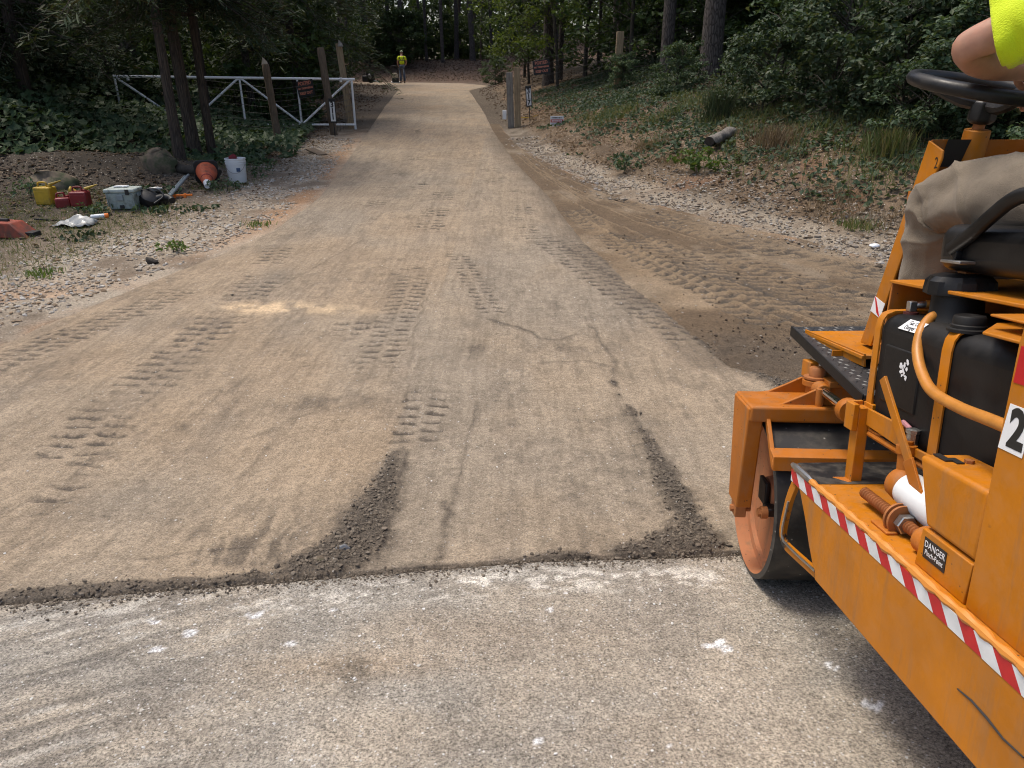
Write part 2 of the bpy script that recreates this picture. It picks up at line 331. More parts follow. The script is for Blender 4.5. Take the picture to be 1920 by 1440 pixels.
for k, P in enumerate([[(-2.2,2.2),(-2.2,5.7),(-2.3,8),(-2.5,14),(-3.4,24)], [(-.6,3.2),(-.87,5),(-.95,9),(-1.3,15),(-2.3,26)], [(1.35,4.6),(.45,7.5),(.1,10.5),(-.5,16),(-1.5,26)], [(-1.5,2.4),(-1.65,6),(-1.8,12),(-2.8,24)], [(-.1,5),(-.35,8),(-.6,13),(-1.8,25)]]):
    T_, S_, tt_ = line_st(X, Y, P); lane = np.maximum(lane, np.exp(-(T_/.15)**2)*sstep(0, 1, S_)*(.35+.65*sstep(.4, .6, fbm(X*6, Y*1.2, 260+k))))
col = lerp3(col, DARK*1.9, .30*lane)
dk = np.clip(D+1.05*tr**.8*(.45+.9*nc)+.8*rd+.75*smear, 0, 1)
dk = np.maximum(dk, .35*sstep(.52, .66, nb)*np.exp(-((X-.1)/.8)**2-((Y-2.75)/.35)**2)*sstep(.45, .6, fbm(X*12, Y*9, 98)))
dk = np.maximum(dk, .55*np.exp(-((X+1.05)/.35)**2-((Y-3.65)/.12)**2)*sstep(.4, .6, nc))
dk = np.maximum(dk, .45*np.exp(-((X-.42)/.28)**2-((Y-4.5)/.14)**2)*sstep(.38, .6, nc))
dk = np.maximum(dk, .55*np.exp(-((X+.25)/.1)**2-((Y-4.6)/.4)**2)*sstep(.38, .6, nc))
blend = (1-sstep(.0, .45, XR(Y)-X+.35*(fbm(X*3, Y*3, 111)-.5)))*sstep(3.8, 4.4, Y)*(1-sstep(16, 22, Y))
col = lerp3(col, DIRT*.9, .8*blend)
col = lerp3(col, DARK, dk)
pale_patch = np.exp(-((X+1.95)/.36)**2-((Y-5.42)/.14)**2)+.55*np.exp(-((X+1.35)/.28)**2-((Y-5.35)/.10)**2)  # two paler patches on the left of the drive
col = lerp3(col, PALE_TAN*[1.25,1.18,1.1], np.clip(pale_patch*1.3*sstep(.25, .6, nc), 0, 1))
Z = zr(Y)+H; 
edge = np.minimum(X-XL(Y), XR(Y)-X); Z = Z-.018*(1-sstep(0, .10, edge))
Z[:, 0] -= .07; Z[:, -1] -= .07; Z[0] -= .02
DRIVE_D = (X, Y, D, Z)
me = mesh_np('driveway', np.stack([X, Y, Z], -1).reshape(-1, 3), grid_faces(NC, len(rows)), 'drive_mat'); set_soil(me, col.reshape(-1, 3))
tag(link(bpy.data.objects.new('driveway', me)), 'dusty tan rolled asphalt driveway with tyre prints', None, None, 'structure')

# ------------------------------------------------------------------ the dirt strip on the right of it
rows = [0.]
while rows[-1] < 17: rows.append(rows[-1]+max(.018, .0050*(rows[-1]+3.4)))
rows = np.array(rows)+3.3; NC = 260; u = np.linspace(0, 1, NC)
Y = rows[:, None]+0*u[None]; xa, xb = XR(Y)-.12, TOE(Y)+.10*(fbm(Y*1.5, Y*0, 64)-.5); X = xa+(xb-xa)*u[None]
H = .012+.02*(fbm(X*1.4, Y*1.2, 171)-.5)+.012*(fbm(X*6, Y*6, 172)-.5)
tr = np.zeros_like(X); rut = np.zeros_like(X); trk = np.zeros_like(X)
for k, (P, wd, pt, kp) in enumerate([([(1.02,7.9),(1.5,6.4),(2.05,4.9)], .34, .12, .9), ([(1.35,7.9),(1.9,6.5),(2.6,5.2)], .32, .115, .9), ([(1.9,7.4),(2.9,5.6)], .34, .12, .75), ([(2.3,7.6),(3.4,6.0)], .34, .12, .6),
      ([(1.6,8.6),(2.6,7.3),(3.8,6.2)], .28, .11, .55), ([(.75,9.2),(1.1,7.6)], .3, .12, .6), ([(1.2,10.0),(1.9,8.6),(3.2,7.2)], .26, .1, .7), ([(1.55,7.0),(2.15,5.7),(2.9,4.7)], .3, .12, .9), ([(2.2,6.6),(3.3,5.1)], .3, .12, .8)]):
    tr = np.maximum(tr, tread(X, Y, P, wd*1.15, pt, .35, 300+k*7, kp, .42)); T_, S_, tt_ = line_st(X, Y, P); trk = np.maximum(trk, (1-sstep(wd*.45, wd*.70, np.abs(T_)+.1*(fbm(X*4, Y*4, 310+k)-.5)))*sstep(0, .5, S_)*(1-sstep(tt_-.6, tt_, S_)))
for k, P in enumerate([[(.75,9.0),(1.25,7.3),(1.72,6.0),(2.35,4.9)], [(.2,14),(.6,11.5),(1.1,9.4),(2.2,7.6),(4,6.0)], [(.1,14),(.5,11.5),(.95,9.6),(1.9,7.9)], [(.3,13),(.85,10.6),(1.5,9.0),(3,7.2)], [(.45,12),(.9,10.0),(1.45,8.4),(2.6,6.7),(4.2,5.4)], [(.6,10.4),(1.05,8.6),(1.6,7.4),(2.5,6.2),(3.8,5.1)], [(1.1,7.2),(1.6,5.9),(2.15,4.9)], [(.15,15),(.7,11.8),(1.3,10.0),(2.4,8.3),(3.6,7.1)]]):
    rut = np.maximum(rut, ridge(X, Y, P, .032, 400+k*5, .03)*(1 if k == 0 else .75))
lumpz = sstep(.25, .50, fbm(X*1.4+3, Y*1.4, 173))*sstep(0, .7, 5.15-Y+.8*(fbm(X*2, Y*2, 9)-.5))
lump = .55*fbm(X*20, Y*20, 174)+.45*fbm(X*46, Y*46, 175)
H = H-.017*tr+.030*rut+(.008+.055*lumpz)*(lump-.4)
n1 = fbm(X*1.3, Y*1.0, 181); n2 = fbm(X*5, Y*4, 182)
col = lerp3(np.broadcast_to(DIRT*np.array([.76,.69,.60]), X.shape+(3,)), TAN*.75, sstep(.48, .70, n1*.7+n2*.3))
col = lerp3(col, TAN*[1.05,.95,.82], .5*np.exp(-((X-(XR(Y)+.35))/.35)**2)*sstep(.35, .6, n1)*(1-sstep(8, 11, Y)))
col = lerp3(col, TAN*[1.0,.92,.8], .5*sstep(.5, .8, rut))
col = lerp3(col, TAN*[.74,.68,.60], .7*trk*(.6+.6*n2))
col = lerp3(col, np.array([.098,.073,.050]), .9*lumpz)
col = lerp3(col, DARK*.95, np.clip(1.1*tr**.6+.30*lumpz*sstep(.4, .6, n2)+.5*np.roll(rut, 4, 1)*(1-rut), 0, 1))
col = lerp3(col, CLAY*.9, .6*sstep(.86, .98, u)[None]*sstep(.4, .6, n2))

Z = zr(Y)+bank(X, Y)+H-.006-.025*(1-sstep(0, .14, X-xa))-.05*sstep(.95, 1, u)[None]
me = mesh_np('dirt_path', np.stack([X, Y, Z], -1).reshape(-1, 3), grid_faces(NC, len(rows)), 'dirt_mat'); set_soil(me, col.reshape(-1, 3))
tag(link(bpy.data.objects.new('dirt_path', me)), 'churned brown dirt strip with tyre prints beside the drive', None, None, 'structure')

# ------------------------------------------------------------------ the street in front
sx = axis(-1.75, 1.9, .0105, -14, 14, 1.06); v = np.concatenate([np.linspace(0, .42, 20)[:-1], np.linspace(.42, 1, 150)])
X = np.broadcast_to(sx[None], (len(v), len(sx))).copy(); y0 = -6.; 
vv = np.where(v < .42, -6+v/.42*6.6, 0)[:, None]; Y = np.where(v[:, None] < .42, vv, .6+(SEAM(X)-.6)*((v-.42)/.58)[:, None])
n1 = fbm(X*1.1, Y*1.5, 221); n2 = fbm(X*3.5, Y*5, 222, 5); n3 = fbm(X*14, Y*14, 223)
col = lerp3(np.broadcast_to(np.array([.315,.288,.245]), X.shape+(3,)), np.array([.350,.306,.246]), sstep(.40, .62, n1*.5+n2*.5))
col = lerp3(col, np.array([.20,.182,.158]), .4*sstep(.54, .7, fbm(X*2.2+7, Y*3, 224)))
scr = np.exp(-((Y-SEAM(X)+.13+.05*(n1-.5))/.07)**2)*np.exp(-((X-.05)/1.0)**2)
col = lerp3(col, np.array([.66,.62,.55]), np.clip(1.2*scr*sstep(.50, .57, .5*fbm(X*11, Y*30, 225, 5)+.5*fbm(X*38, Y*60, 226, 4)), 0, 1)*.9)
for px, py, r in ((.58,1.54,.042), (.06,1.18,.014), (-.95,1.60,.034), (-1.08,1.66,.028), (-1.0,1.53,.030), (-.55,1.73,.018), (.12,1.72,.02), (.36,1.16,.013), (.2,1.5,.018), (-.62,1.55,.02), (-1.4,1.35,.05), (-.78,1.70,.03), (.86,1.45,.02), (.9,1.3,.03)):
    col = lerp3(col, np.array([.72,.72,.72]), 1.*sstep(.30, .42, np.exp(-(((X-px)/r)**2+((Y-py)/(r*.8))**2))*(2.3*fbm(X*42+px*9, Y*46, 230, 5)-.55)))
band = np.exp(-((X+1.2-.0*Y)/.5)**2)*sstep(.45, .6, fbm((X+Y*1.2)*2.2, (Y-.55*X)*26, 231))
col = lerp3(col, np.array([.11,.10,.088]), .55*band)
col = lerp3(col, np.array([.55,.52,.46]), .5*np.exp(-((X+1.25)/.5)**2)*sstep(.60, .72, fbm((X+Y)*4, (Y-.55*X)*22, 232)))
col = lerp3(col, np.array([.34,.27,.195]), .75*np.exp(-((X+.42)/.25)**2-((Y-1.45)/.06)**2)+.5*np.exp(-((X+.05)/.3)**2-((Y-1.60)/.12)**2))
col = lerp3(col, np.array([.09,.078,.062]), .8*np.exp(-((X+.42)/.055)**2-((Y-1.42)/.07)**2)*sstep(.3, .6, fbm(X*30, Y*30, 233)))
H = .004*(fbm(X*3, Y*3, 241)-.5)+.0045*(fbm(X*40, Y*40, 242)-.5)+.003*band
Z = zr(Y)+H; Z[-1] -= .05
me = mesh_np('street', np.stack([X, Y, Z], -1).reshape(-1, 3), grid_faces(len(sx), len(v)), 'street_mat'); set_soil(me, col.reshape(-1, 3))
tag(link(bpy.data.objects.new('street', me)), 'worn grey street asphalt speckled with white chips', None, None, 'structure')
# ------------------------------------------------------------------ mesh builder
OFF = [np.zeros(3)]
class MB:
    def __init__(s): s.v = []; s.f = []; s.n = 0
    def add(s, vs, fs):
        s.v += [tuple(map(float, p)) for p in vs]; s.f += [tuple(int(i)+s.n for i in f) for f in fs]; s.n = len(s.v); return s
    def box(s, x0, x1, y0, y1, z0, z1):
        return s.add([(x, y, z) for z in (z0, z1) for y in (y0, y1) for x in (x0, x1)],
                     [(0,2,3,1), (4,5,7,6), (0,1,5,4), (2,6,7,3), (0,4,6,2), (1,3,7,5)])
    def bar(s, p0, p1, w, h, up=(0, 0, 1)):
        """box of section w x h between two points; h along up"""
        p0 = np.array(p0, float); p1 = np.array(p1, float); d = p1-p0; d /= np.linalg.norm(d)
        a = np.cross(d, up); a /= np.linalg.norm(a); b = np.cross(a, d)
        vs = [p+i*a*w/2+j*b*h/2 for p in (p0, p1) for i, j in ((-1,-1), (1,-1), (1,1), (-1,1))]
        return s.add(vs, [(0,1,2,3), (7,6,5,4), (0,4,5,1), (1,5,6,2), (2,6,7,3), (3,7,4,0)])
    def prism(s, pts, vec):
        pts = np.array(pts, float); n = len(pts); q = pts+np.array(vec)
        return s.add(np.concatenate([pts, q]), [tuple(range(n))[::-1], tuple(range(n, 2*n))]+[(i, (i+1) % n, n+(i+1) % n, n+i) for i in range(n)])
    def lathe(s, prof, p, axis, n=24, caps=True):
        p = np.array(p, float); a = np.array(axis, float); a /= np.linalg.norm(a)
        u = np.cross(a, (0, 0, 1) if abs(a[2]) < .9 else (1, 0, 0)); u /= np.linalg.norm(u); w_ = np.cross(a, u)
        vs = []; fs = []
        for r, h in prof:
            for k in range(n):
                t = 2*math.pi*k/n; vs.append(p+a*h+r*(math.cos(t)*u+math.sin(t)*w_))
        for i in range(len(prof)-1):
            for k in range(n): fs.append((i*n+k, i*n+(k+1) % n, (i+1)*n+(k+1) % n, (i+1)*n+k))
        if caps: fs += [tuple(range(n))[::-1], tuple((len(prof)-1)*n+k for k in range(n))]
        return s.add(vs, fs)
    def cyl(s, p0, p1, r, r1=None, n=16):
        p0 = np.array(p0, float); p1 = np.array(p1, float); h = np.linalg.norm(p1-p0)
        return s.lathe([(r, 0), (r if r1 is None else r1, h)], p0, p1-p0, n)
    def tube(s, path, r, n=8, closed=False, caps=True):
        P = np.array(path, float); m = len(P); R = np.atleast_1d(np.array(r, float)); R = np.interp(np.linspace(0, 1, m), np.linspace(0, 1, len(R)), R) if len(R) > 1 else np.full(m, R[0])
        if closed: T = np.roll(P, -1, 0)-np.roll(P, 1, 0)
        else: T = np.gradient(P, axis=0)
        T /= np.linalg.norm(T, axis=1)[:, None]
        u = np.cross(T[0], (0, 0, 1) if abs(T[0][2]) < .9 else (1, 0, 0)); u /= np.linalg.norm(u); vs = []; fs = []
        for i in range(m):
            u = u-T[i]*(u@T[i]); u /= np.linalg.norm(u); w_ = np.cross(T[i], u)
            for k in range(n):
                t = 2*math.pi*k/n; vs.append(P[i]+R[i]*(math.cos(t)*u+math.sin(t)*w_))
        for i in range(m if closed else m-1):
            j = (i+1) % m
            for k in range(n): fs.append((i*n+k, i*n+(k+1) % n, j*n+(k+1) % n, j*n+k))
        if caps and not closed: fs += [tuple(range(n))[::-1], tuple((m-1)*n+k for k in range(n))]
        return s.add(vs, fs)
    def build(s, name, mat, parent=None, bevel=0., smooth=True, seg=2, angle=40, sub=0):
        me = bpy.data.meshes.new(name); V = np.array(s.v)-OFF[0]; me.from_pydata([tuple(p) for p in V], [], s.f); me.update()
        me.materials.append(MATS[mat]); 
        if smooth:
            me.polygons.foreach_set('use_smooth', [True]*len(me.polygons)); me.set_sharp_from_angle(angle=math.radians(angle))
        o = link(bpy.data.objects.new(name, me), parent)
        if bevel:
            b = o.modifiers.new('bevel', 'BEVEL'); b.width = bevel; b.segments = seg; b.limit_method = 'ANGLE'; b.angle_limit = math.radians(35); b.harden_normals = False
        if sub:
            m_ = o.modifiers.new('sub', 'SUBSURF'); m_.levels = sub; m_.render_levels = sub
        return o
def smoothpath(P, n=40):
    """Catmull-Rom through the points"""
    P = np.array(P, float); Q = np.concatenate([[2*P[0]-P[1]], P, [2*P[-1]-P[-2]]]); out_ = []
    m = len(P)-1
    for i in range(m):
        a, b, c, d = Q[i:i+4]; k = max(2, n//m)
        for t in np.linspace(0, 1, k, endpoint=False):
            out_.append(.5*((2*b)+(c-a)*t+(2*a-5*b+4*c-d)*t*t+(3*b-a-3*c+d)*t**3))
    return np.array(out_+[P[-1]])
def text(name, body, size, mat, parent, origin, right, up, extrude=.0006, align='CENTER', narrow=1., bold=0.):
    cu = bpy.data.curves.new(name, 'FONT'); cu.body = body; cu.size = size; cu.extrude = extrude; cu.align_x = align; cu.align_y = 'CENTER'; cu.offset = bold; cu.space_line = .85
    cu.resolution_u = 3
    ob = bpy.data.objects.new(name, cu); COL.objects.link(ob); dg = bpy.context.evaluated_depsgraph_get(); dg.update()
    me = bpy.data.meshes.new_from_object(ob.evaluated_get(dg)); bpy.data.objects.remove(ob); bpy.data.curves.remove(cu)
    me.name = name; me.materials.clear(); me.materials.append(MATS[mat])
    r = Vector(right).normalized(); u_ = Vector(up); u_ = (u_-r*u_.dot(r)).normalized(); n_ = r.cross(u_)
    M_ = Matrix(((r.x, u_.x, n_.x, 0), (r.y, u_.y, n_.y, 0), (r.z, u_.z, n_.z, 0), (0, 0, 0, 1)))
    me.transform(Matrix.Translation(Vector(np.array(origin)-OFF[0])) @ M_ @ Matrix.Diagonal((narrow, 1, 1, 1)))
    return link(bpy.data.objects.new(name, me), parent)

# ------------------------------------------------------------------ roller materials
def paint(name, c, rough=.42, dirt=(.20,.13,.07), amount=.5, streak=True, worn=None):
    m, t, b = nodes(name); v = coords(t)
    f = noise(t, v, 5, 5, .6); col = ramp(t, f, [(.3, tuple(x*.86 for x in c)), (.7, tuple(min(1, x*1.12) for x in c))])
    if streak:
        vs_ = coords(t, scale=(14, 14, 1.1)); s_ = noise(t, vs_, 1.8, 6, .7)
        col = mixc(t, math_(t, 'MULTIPLY', ramp(t, s_, [(.52, 0), (.74, 1)]), amount), col, dirt)
    sp = vor(t, v, 130); sep = N(t, "ShaderNodeSeparateColor"); L(t, sp.outputs['Color'], sep.inputs[0])
    ck = noise(t, v, 14, 6, .75); chip = math_(t, 'MAXIMUM', math_(t, 'MULTIPLY', math_(t, 'GREATER_THAN', sep.outputs[0], .975), ramp(t, sp.outputs['Distance'], [(.2, 1), (.35, 0)])), ramp(t, ck, [(.735, 0), (.75, 1)]))
    col = mixc(t, chip, col, (.06,.035,.02))
    sc = noise(t, coords(t, scale=(60, 8, 30)), 1.6, 3, .6)
    col = mixc(t, math_(t, 'MULTIPLY', ramp(t, sc, [(.70, 0), (.74, 1)]), .35), col, (.10,.05,.025))
    dst = noise(t, v, 22, 5, .7); col = mixc(t, ramp(t, dst, [(.42, 0), (.80, .20)]), col, (.36,.27,.18))
    L(t, col, b.inputs['Base Color']); L(t, ramp(t, dst, [(.3, rough), (.8, min(1, rough+.3))]), b.inputs['Roughness'])
    b.inputs['Specular IOR Level'].default_value = .4
    bump(t, b, noise(t, v, 90, 3), .06, .003)
    return m
ORANGE = (.49,.164,.001)
paint('orange_paint', ORANGE); paint('orange_frame', (.43,.128,.004), .5, amount=.6); paint('drum_orange', (.42,.165,.070), .65, amount=.8)
def dirty_black(name, c=(.018,.018,.019), rough=.45, dust=.25, dscale=9, spots=True):
    m, t, b = nodes(name); v = coords(t); f = noise(t, v, dscale, 6, .68)
    col = mixc(t, math_(t, 'MULTIPLY', ramp(t, f, [(.45, 0), (.75, 1)]), dust), c, (.26,.22,.17))
    if spots:
        sp = vor(t, v, 80); sep = N(t, "ShaderNodeSeparateColor"); L(t, sp.outputs['Color'], sep.inputs[0])
        k = math_(t, 'MULTIPLY', math_(t, 'GREATER_THAN', sep.outputs[0], .93), ramp(t, sp.outputs['Distance'], [(.12, 1), (.3, 0)]))
        col = mixc(t, math_(t, 'MULTIPLY', k, .6), col, (.45,.42,.38))
    L(t, col, b.inputs['Base Color']); L(t, ramp(t, f, [(.4, rough), (.8, min(1, rough+.35))]), b.inputs['Roughness'])
    bump(t, b, noise(t, v, 160, 3), .10, .002); b.inputs['Specular IOR Level'].default_value = .35; return m
dirty_black('drum_steel', (.035,.033,.031), .42, .35); dirty_black('black_plastic', (.006,.006,.0065), .45, .05, 7, False)
dirty_black('worn_deck', (.020,.020,.021), .40, .45, 14, False); dirty_black('seat_vinyl', (.006,.006,.0065), .30, .06, 6, False); dirty_black('wheel_plastic', (.012,.012,.013), .36, .06, 20, False)
plain('steel_bare', (.46,.45,.43), .32, .9, .2, 40); plain('chrome', (.62,.63,.65), .12, 1., .05)
plain('rust_orange', (.34,.125,.035), .65, .0, .25, 40, .2); plain('white_metal', (.74,.77,.78), .38, 0, .05, 10, 0, 60, (.45,.43,.38), (.60,.85))
plain('label_white', (.82,.83,.84), .5, 0, .03); plain('label_black', (.018,.018,.018), .5, 0, .1); plain('red_print', (.50,.012,.015), .5, 0, .1)
plain('copper_hose', (.50,.205,.035), .42, 0, .15, 30); plain('dark_red_rubber', (.09,.018,.014), .6); plain('pink_plastic', (.55,.25,.28), .5); plain('black_ink', (.03,.028,.03), .8)
def hazard():
    m, t, b = nodes('hazard_tape'); c = t.nodes.new("ShaderNodeTexCoord"); sep = N(t, "ShaderNodeSeparateXYZ"); L(t, c.outputs['Object'], sep.inputs[0])
    # stripes slant: position along the machine minus .87 x height, period .0926 m
    s_ = math_(t, 'SUBTRACT', sep.outputs[1], math_(t, 'MULTIPLY', sep.outputs[2], .87))
    f = math_(t, 'FRACT', math_(t, 'DIVIDE', math_(t, 'ADD', s_, 10*.0926+.0926*HZ_PH), .0926))
    k = math_(t, 'LESS_THAN', f, .48)
    v = coords(t); w_ = noise(t, v, 30, 4)
    wc = ramp(t, w_, [(.3, (.60,.62,.63)), (.7, (.74,.76,.77))]); rc = ramp(t, w_, [(.3, (.42,.012,.016)), (.7, (.56,.018,.022))])
    col = mixc(t, k, wc, rc); g = noise(t, coords(t, scale=(10, 3, 18)), 5, 5, .7); col = mixc(t, ramp(t, g, [(.62, 0), (.85, .5)]), col, (.22,.17,.11))
    L(t, col, b.inputs['Base Color']); b.inputs['Roughness'].default_value = .4
BASE = np.array([1.22, 1.45, 0.]); HZ_PH = ((1.702-BASE[1]-.87*.503)/.0926) % 1; HZ_PH = (1-HZ_PH) % 1
hazard()

# ------------------------------------------------------------------ the roller stands nose-down on the apron
RP, RY = math.radians(9.5), math.radians(1.0)
RX_ = np.array([math.cos(RY), math.sin(RY), 0]); RYv = np.array([-math.sin(RY), math.cos(RY), 0])*math.cos(RP)-np.array([0, 0, 1])*math.sin(RP); RZ_ = np.cross(RX_, RYv)
RO = np.array([0, 0, CAM_H])-1.2*RZ_
def rw(p): return RO+p[0]*RX_+p[1]*RYv+p[2]*RZ_
OFF[0] = BASE
bw = rw(BASE); RM = Matrix(((RX_[0], RYv[0], RZ_[0], bw[0]), (RX_[1], RYv[1], RZ_[1], bw[1]), (RX_[2], RYv[2], RZ_[2], bw[2]), (0, 0, 0, 1)))
ro = empty('road_roller', label='orange ride-on road roller with red and white tape on its side', cat='roller'); ro.matrix_world = RM

def drum(cx, cy, wdt, r, yaw, name):
    a = math.radians(yaw); ax = np.array([math.cos(a), math.sin(a), 0]); c = np.array([cx, cy, r])
    d = MB().lathe([(r-.016, 0), (r, .004), (r, wdt-.004), (r-.016, wdt)], c, ax, 72, False).build(name, 'drum_steel', ro, angle=50)
    MB().lathe([(r-.016, 0), (r-.018, .045), (r-.042, .048), (r-.045, .062), (.06, .075), (.055, .05), (.0001, .05)], c, ax, 64, False).build('drum_web', 'drum_orange', d, angle=50)
    MB().lathe([(.0001, wdt-.05), (.055, wdt-.05), (.06, wdt-.075), (r-.045, wdt-.062), (r-.018, wdt-.045), (r-.016, wdt)], c, ax, 64, False).build('drum_web', 'drum_orange', d, angle=50)
    return c, ax
R_D = .2765
dc, dax = drum(.831, 2.186, .80, R_D, -5.5, 'front_drum')
drum(.85, .74, .76, R_D, 0, 'rear_drum')

# front yoke over the drum, in the drum's own turned frame
ya = math.radians(-5.5); yx = np.array([math.cos(ya), math.sin(ya), 0]); yyv = np.array([-math.sin(ya), math.cos(ya), 0])
def yk(a, b, z): return np.array([.831, 2.186, 0])+a*yx+b*yyv+np.array([0, 0, z])
def ybox(m, a0, a1, b0, b1, z0, z1): return m.add([yk(a, b, z) for z in (z0, z1) for b in (b0, b1) for a in (a0, a1)], [(0,2,3,1), (4,5,7,6), (0,1,5,4), (2,6,7,3), (0,4,6,2), (1,3,7,5)])
m = MB(); ybox(m, -.055, .88, -.115, .085, .555, .605); yoke = m.build('yoke', 'orange_frame', ro, .008, seg=3)
for b_ in (.075, -.080):
    MB().prism([yk(a, b_, z) for a, z in ((.0,.600), (.05,.607), (.10,.63), (.15,.655), (.20,.663), (.70,.663), (.75,.655), (.80,.63), (.85,.607), (.88,.600))], yyv*.012).build('web_plate', 'orange_frame', yoke, .002)
m = MB(); ybox(m, .18, .245, -.09, .10, .660, .680); m.build('cross_plate', 'orange_frame', yoke, .003)
m = MB(); ybox(m, .27, .35, -.05, .05, .655, .680); m.build('cross_plate', 'orange_frame', yoke, .003)
for a0 in (-.060, .83):
    m = MB(); m.add([yk(a, b_, z) for z, b0, b1 in ((.245, -.055, .060), (.598, -.112, .082)) for b_ in (b0, b1) for a in (a0, a0+.048)], [(0,2,3,1), (4,5,7,6), (0,1,5,4), (2,6,7,3), (0,4,6,2), (1,3,7,5)])
    arm = m.build('yoke_arm', 'orange_frame', yoke, .005)
    m = MB(); ybox(m, a0+.004, a0+.04, -.03, .03, .20, .247); m.build('axle_lug', 'rust_orange', arm, .003)
    m = MB(); m.cyl(yk(a0-.006, 0, .222), yk(a0+.06, 0, .222), .012, n=6); m.build('bolt', 'rust_orange', arm, .001)
m = MB(); ybox(m, .03, .045, -.05, .03, .25, .33); ybox(m, .03, .06, -.10, -.03, .235, .262); hb = m.build('axle_bracket', 'black_plastic', ro, .004)
m = MB(); m.cyl(yk(.0, -.085, .245), yk(.07, -.085, .245), .014, n=6); m.cyl(yk(.01, -.085, .245), yk(.03, -.085, .245), .02, n=12); m.build('bolt', 'rust_orange', hb)
# scraper bar with its hanger
m = MB(); m.prism([yk(-.012, b_, z) for b_, z in ((-.243,.490), (-.198,.503), (-.196,.496), (-.236,.482), (-.240,.448), (-.247,.448))], yx*.82); scr_ = m.build('scraper_bar', 'orange_frame', ro, .0015)
m = MB(); m.bar(yk(.004, -.075, .585), yk(-.006, -.235, .455), .012, .024); m.build('hanger', 'orange_frame', scr_, .002)
m = MB(); m.cyl(yk(-.02, -.085, .572), yk(.025, -.085, .572), .009, n=6); m.build('bolt', 'steel_bare', scr_)
# steering ram
m = MB(); b0 = np.array([1.0, 2.165, .648])
m.lathe([(.030, .0), (.030, .030), (.042, .033), (.042, .048), (.030, .052)], b0-[0, 0, .03], (0, 0, 1), 20); ram = m.build('steering_ram', 'orange_frame', ro)
MB().lathe([(.036, .022), (.040, .024), (.040, .030), (.024, .031), (.024, .056), (.021, .060)], b0, (0, 0, 1), 24).build('washer', 'rust_orange', ram)
MB().lathe([(.0235, .031), (.0235, .052), (.019, .058)], b0, (0, 0, 1), 6).build('bolt_head', 'rust_orange', ram, smooth=False)
MB().lathe([(.026, -.075), (.026, -.058), (.034, -.056), (.034, -.050)], b0, (0, 0, 1), 16).build('bolt_tail', 'rust_orange', ram)
e0, e1 = np.array([1.0, 2.165, .648]), np.array([.955, 1.85, .655]); dv = (e1-e0)/np.linalg.norm(e1-e0)
MB().cyl(e0+dv*.01, e0+dv*.085, .027, .021, 14).build('rod_eye', 'orange_frame', ram, .003)
MB().cyl(e0+dv*.07, e1-dv*.02, .0135, n=20).build('piston_rod', 'chrome', ram)
MB().lathe([(.030, 0), (.034, .01), (.034, .03), (.030, .04)], e1-dv*.03, dv, 18).build('ram_gland', 'orange_frame', ram)
MB().cyl(yk(.155, -.09, .600), yk(.155, -.09, .66), .012, n=12).build('grease_pin', 'orange_frame', ram, .002)

# ------------------------------------------------------------------ body: side plate with its cut-out, deck and edge
XS = .80
side = MB().prism([(XS, y, z) for y, z in ((1.825,.505), (1.823,.465), (1.765,.462), (1.715,.40), (1.68,.345), (1.65,.308), (1.632,.295), (1.627,.273), (.95,.277), (.30,.280), (.25,.33), (.25,.505))], (.012, 0, 0)).build('side_plate', 'orange_paint', ro, .0015)
g = smoothpath([(XS+.006, 1.815, .462), (XS+.006, 1.845, .40), (XS+.006, 1.866, .32), (XS+.006, 1.866, .282), (XS+.006, 1.84, .262), (XS+.006, 1.76, .268), (XS+.006, 1.632, .282)], 36)
mg = MB(); nrm = np.array([0, 0, 1.])
for i in range(len(g)):
    tdir = g[min(i+1, len(g)-1)]-g[max(i-1, 0)]; tdir /= np.linalg.norm(tdir); nn = np.cross((1, 0, 0), tdir); wdt = .014 if i < 20 else .012
    mg.add([g[i]-nn*wdt+[0, 0, 0], g[i]+nn*wdt, g[i]+nn*wdt+[.012, 0, 0], g[i]-nn*wdt+[.012, 0, 0]], [])
for i in range(len(g)-1):
    for k in range(4): mg.f.append((i*4+k, i*4+(k+1) % 4, i*4+4+(k+1) % 4, i*4+4+k))
mg.f += [(0,1,2,3), tuple(4*(len(g)-1)+k for k in (3,2,1,0))]
def worn(name, c, k=.5):
    m, t, b = nodes(name); v = coords(t); f = noise(t, v, 9, 6, .7)
    col = mixc(t, ramp(t, f, [(k-.02, 0), (k+.02, 1)]), c, (.022,.021,.020)); L(t, col, b.inputs['Base Color']); b.inputs['Roughness'].default_value = .5; return m
worn('worn_orange', ORANGE, .60); worn('bead_worn', (.62,.24,.04), .64)
mg.build('guard_strip', 'worn_orange', side, .001)
MB().tube([(XS+.001, 1.632, .294), (XS+.001, 1.75, .281), (XS+.001, 1.835, .276), (XS+.001, 1.851, .288), (XS+.001, 1.851, .315), (XS+.001, 1.83, .40)], .0035, 6).build('wire_edge', 'steel_bare', side)
wob = lambda y: .0010*math.sin(y*37)+.0012*math.sin(y*91+1)
MB().tube([(XS+.004+wob(y), y, .508+wob(y+3)*.7) for y in np.linspace(1.815, .30, 110)], [.0085+.0022*math.sin(k*1.7)+.0012*math.sin(k*.61) for k in range(110)], 8).build('weld_bead', 'bead_worn', side)
MB().tube([(XS+.003, y, .510) for y in np.linspace(1.83, 1.70, 8)], [.006,.0098,.0102,.0102,.0100,.0096,.009,.006], 8).build('bare_edge', 'steel_bare', side)
MB().prism([(XS-.0012, 1.8235, .5005), (XS-.0012, 1.8225, .4665), (XS-.0012, .30, .4685), (XS-.0012, .30, .5030)], (.001, 0, 0)).build('hazard_tape', 'hazard_tape', side, smooth=False)
